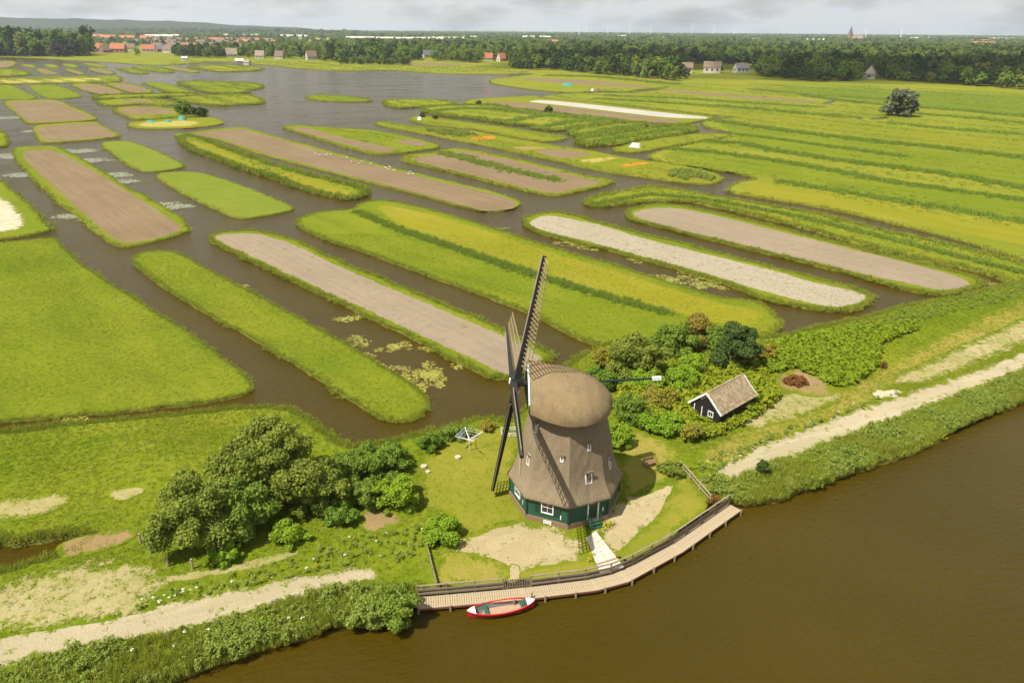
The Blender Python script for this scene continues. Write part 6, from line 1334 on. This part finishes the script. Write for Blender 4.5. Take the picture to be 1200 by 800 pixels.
# wind turbines on the horizon
for i, (px, top, D) in enumerate(((612, 27, 6000), (644, 27.5, 6000), (675.5, 28, 5800), (684, 29, 6600), (709, 31, 7000), (735, 29, 6600), (759, 30, 6800), (807, 30, 6800), (833, 30.5, 6800), (857, 31, 6600), (1011, 34, 5200))):
    x, y = hx(px, D); hor = 34.4+(px-600)*.00785; hz = 40+D*(hor-top)/860*1.15
    t = empty('wind_turbine', (x, y, .4), R(20+i*11)); tag(t, 'white three-bladed wind turbine on the hazy horizon', 'wind turbine', 'wind turbines on the horizon')
    hub_z = hz*.8; MB().cyl((0, 0, 0), (0, 0, hub_z), 2.6, 1.5, 10).build('tower', 'turbine', t); MB().box((0, 0, hub_z+1), (4, 8, 3.5)).build('nacelle', 'turbine', t)
    for k in range(3):
        a = R(120*k+i*37); e = Vector((math.cos(a), 0, math.sin(a))); MB().bar(Vector((0, -5, hub_z+1)), Vector((0, -5, hub_z+1))+e*hz*.30, 2.2, .8, (0, 1, 0), .6, .3).build('blade', 'turbine', t)

# ------------------------------------------------------------------ things on the islands
def tarp(px_pts, z, h, label, mat='teal_tarp', name='tarpaulin', cat='tarpaulin'):
    q = np.array(px_pts); c = q.mean(0); m = MB(); n = len(q)
    m.v = [(a-c[0], b-c[1], 0) for a, b in q]+[((a-c[0])*.8, (b-c[1])*.8, h*rng.uniform(.7, 1.2)) for a, b in q]+[(0, 0, h*1.3)]
    for i in range(n): m.f += [(i, (i+1) % n, n+(i+1) % n, n+i), (n+i, n+(i+1) % n, 2*n)]
    tag(m.build(name, mat, None, True, (c[0], c[1], z)), label, cat)
tarp([(-164.89, 340.67), (-166.29, 346.23), (-162.98, 345.78), (-161.11, 339.94)], .4, .6, 'teal tarpaulin at the west end of the little garden island')
tarp([(-157.08, 341.19), (-158.37, 346.77), (-155.82, 346.27), (-154.34, 341.05)], .4, .6, 'small middle teal tarpaulin on the garden island')
tarp([(-154.57, 349.76), (-156.58, 357.35), (-153.14, 355.8), (-150.86, 349.33)], .4, 1.2, 'largest teal tarpaulin, heaped on the garden island')
tarp([(36.26, 592.1), (38.98, 615.25), (46.73, 610.26), (43.68, 586.56)], .47, 1., 'teal tarpaulin on the bank by the barge')
tarp([(42.49, 276.82), (44.34, 283), (47.55, 280.98), (45.89, 274.47)], .38, .9, 'heap of white sheeting on the narrow green island', 'house_white', 'white_sheeting', 'sheeting')
tarp([(-45.34, 357.99), (-45.71, 364.41), (-43.97, 363.44), (-43.66, 357.4)], .36, .8, 'small white upturned dinghy on the reed island', 'white_paint', 'dinghy', 'boat')
def kayak(loc, rz, L, label, mat):
    m = MB(); us = np.linspace(-1, 1, 9); P = [[(u*L/2, .42*(1-u*u)**.6*s, .25*abs(s)+.12*u*u) for s in (-1, -.5, 0, .5, 1)] for u in us]
    o = link('kayak', grid_mesh('kayak', P), mat, None, (*loc, .05), rz); tag(o, label, 'kayak')
kayak((-137.75, 322.69), R(35), 6.0, 'red kayak drawn up at the garden island bank', 'boat_red')
# work barge
bx_, by_ = (54.93, 536.64); bg = empty('work_barge', (bx_, by_, 0), R(-12)); tag(bg, 'small dark work barge with wheelhouse lying in the far canal', 'barge')
MB().add([(-6, -1.8, -.3), (6, -1.8, -.3), (6, 1.8, -.3), (-6, 1.8, -.3), (-6.6, -2, .8), (6.6, -2, .8), (6.6, 2, .8), (-6.6, 2, .8)], [(0, 1, 5, 4), (1, 2, 6, 5), (2, 3, 7, 6), (3, 0, 4, 7), (4, 5, 6, 7)]).build('hull', 'jetty_dark', bg)
MB().box((3.6, 0, 1.8), (2.4, 2.4, 2.2)).build('wheelhouse', 'house_brick', bg); MB().box((-.6, 0, 1.6), (1.6, 1.8, 1.6)).build('engine_box', 'pole_white', bg); MB().bar((-4, 0, .9), (-1, 0, 3.6), .25, .25).build('crane_arm', 'boat_red', bg)
house((-320.43, 914.25), 9, 6, 3.5, 2.5, R(20), 'house_white', 'house_white', 'larger white hut on the far lake spit', chim=False, name='hut', cat='hut', win=False)
house((-304.95, 894.82), 7, 5, 3, 2., R(-15), 'house_white', 'thatch_roof', 'smaller pale hut beside the white one on the lake spit', chim=False, name='hut', cat='hut', win=False)
house((-417.73, 995.43), 7, 5, 3, 2., R(10), 'house_white', 'house_white', 'lonely white hut on the far left shore', chim=False, name='hut', cat='hut', win=False)
# gulls resting on the long ploughed island
def gull_mesh():
    m = MB(); P = []
    for i, (x, r0, z) in enumerate(((-.34, .01, .22), (-.2, .07, .20), (0, .12, .2), (.15, .10, .23), (.22, .055, .30), (.27, .06, .36), (.33, .045, .36), (.40, .008, .35))):
        P.append([(x, r0*math.cos(t), z+r0*math.sin(t)) for t in np.linspace(0, 6.283, 9)[:-1]])
    me = grid_mesh('gull', P, True); me.materials.append(M['house_white']); return me
gm = gull_mesh()
spots = [(-66.95, 253.19), (-64.87, 250.57), (-63.03, 248.87), (-62.82, 251.58), (-61.27, 251.11), (-55.73, 244), (-54.71, 245.77), (-51.62, 237.53), (-48.57, 234.46), (-48.54, 238.49), (-47.27, 236.12), (-47.76, 240.17), (-44.92, 235.11), (-39.06, 227.21), (-37.82, 224.32), (-38, 228.76), (-35.81, 222.96), (-30.85, 220.33), (-29.49, 217.61), (-30.64, 216.87)]
for x, y in spots:
    o = link('gull', gm, None, None, (x, y, .43), rng.uniform(0, 6.28)); o.scale = (1.5, 1.5, 1.5); tag(o, 'white gull resting on the long ploughed island', 'gull', 'gulls on the ploughed island')

# ------------------------------------------------------------------ cloud that shades the far right woods, and the haze
def cloud(name, c, sx, sy, sz, seed, n=16):
    r = random.Random(seed); bm = bmesh.new()
    for i in range(n):
        a = r.uniform(0, 6.283); d = math.sqrt(r.uniform(0, 1))*.75; s = r.uniform(.28, .5)*(1.1-d*.6)
        bmesh.ops.create_icosphere(bm, subdivisions=3, radius=1, matrix=Matrix.Translation((sx*d*math.cos(a), sy*d*math.sin(a), r.uniform(-.2, .3)*sz)) @ Matrix.Diagonal((sx*s, sy*s, sz*s*1.3, 1)))
    me = bpy.data.meshes.new(name); bm.to_mesh(me); bm.free(); me.polygons.foreach_set('use_smooth', [True]*len(me.polygons))
    return tag(link(name, me, 'cloud', None, c), kind='structure')
s = NT('cloud'); df = s.n('ShaderNodeBsdfDiffuse'); df.inputs['Color'].default_value = (.9, .9, .9, 1); tr = s.n('ShaderNodeBsdfTransparent'); ms = s.n('ShaderNodeMixShader'); ms.inputs['Fac'].default_value = .7
s.l(df.outputs[0], ms.inputs[1]); s.l(tr.outputs[0], ms.inputs[2]); s.l(ms.outputs[0], s.out.inputs['Surface'])
off = Vector((SUN_DIR.x, SUN_DIR.y, 0))*(900/math.tan(SUN_EL))
for tx_, ty_, sx, sy, sd_ in ((520, 800, 420, 200, 3), (150, 960, 260, 150, 5)):
    cloud('cloud', (tx_+off.x, ty_+off.y, 900), sx, sy, 60, sd_)
hz = MB().box((0, 7000, 74), (25000, 15800, 152))
s = NT('haze_air'); pv = s.n('ShaderNodeVolumePrincipled'); pv.inputs['Color'].default_value = (.80, .90, 1.0, 1); pv.inputs['Density'].default_value = 0.000065; pv.inputs['Anisotropy'].default_value = .2
s.l(pv.outputs[0], s.out.inputs['Volume'])
tag(hz.build('haze', 'haze_air'), 'thin pale summer haze filling the air over the polder', 'haze', kind='stuff')
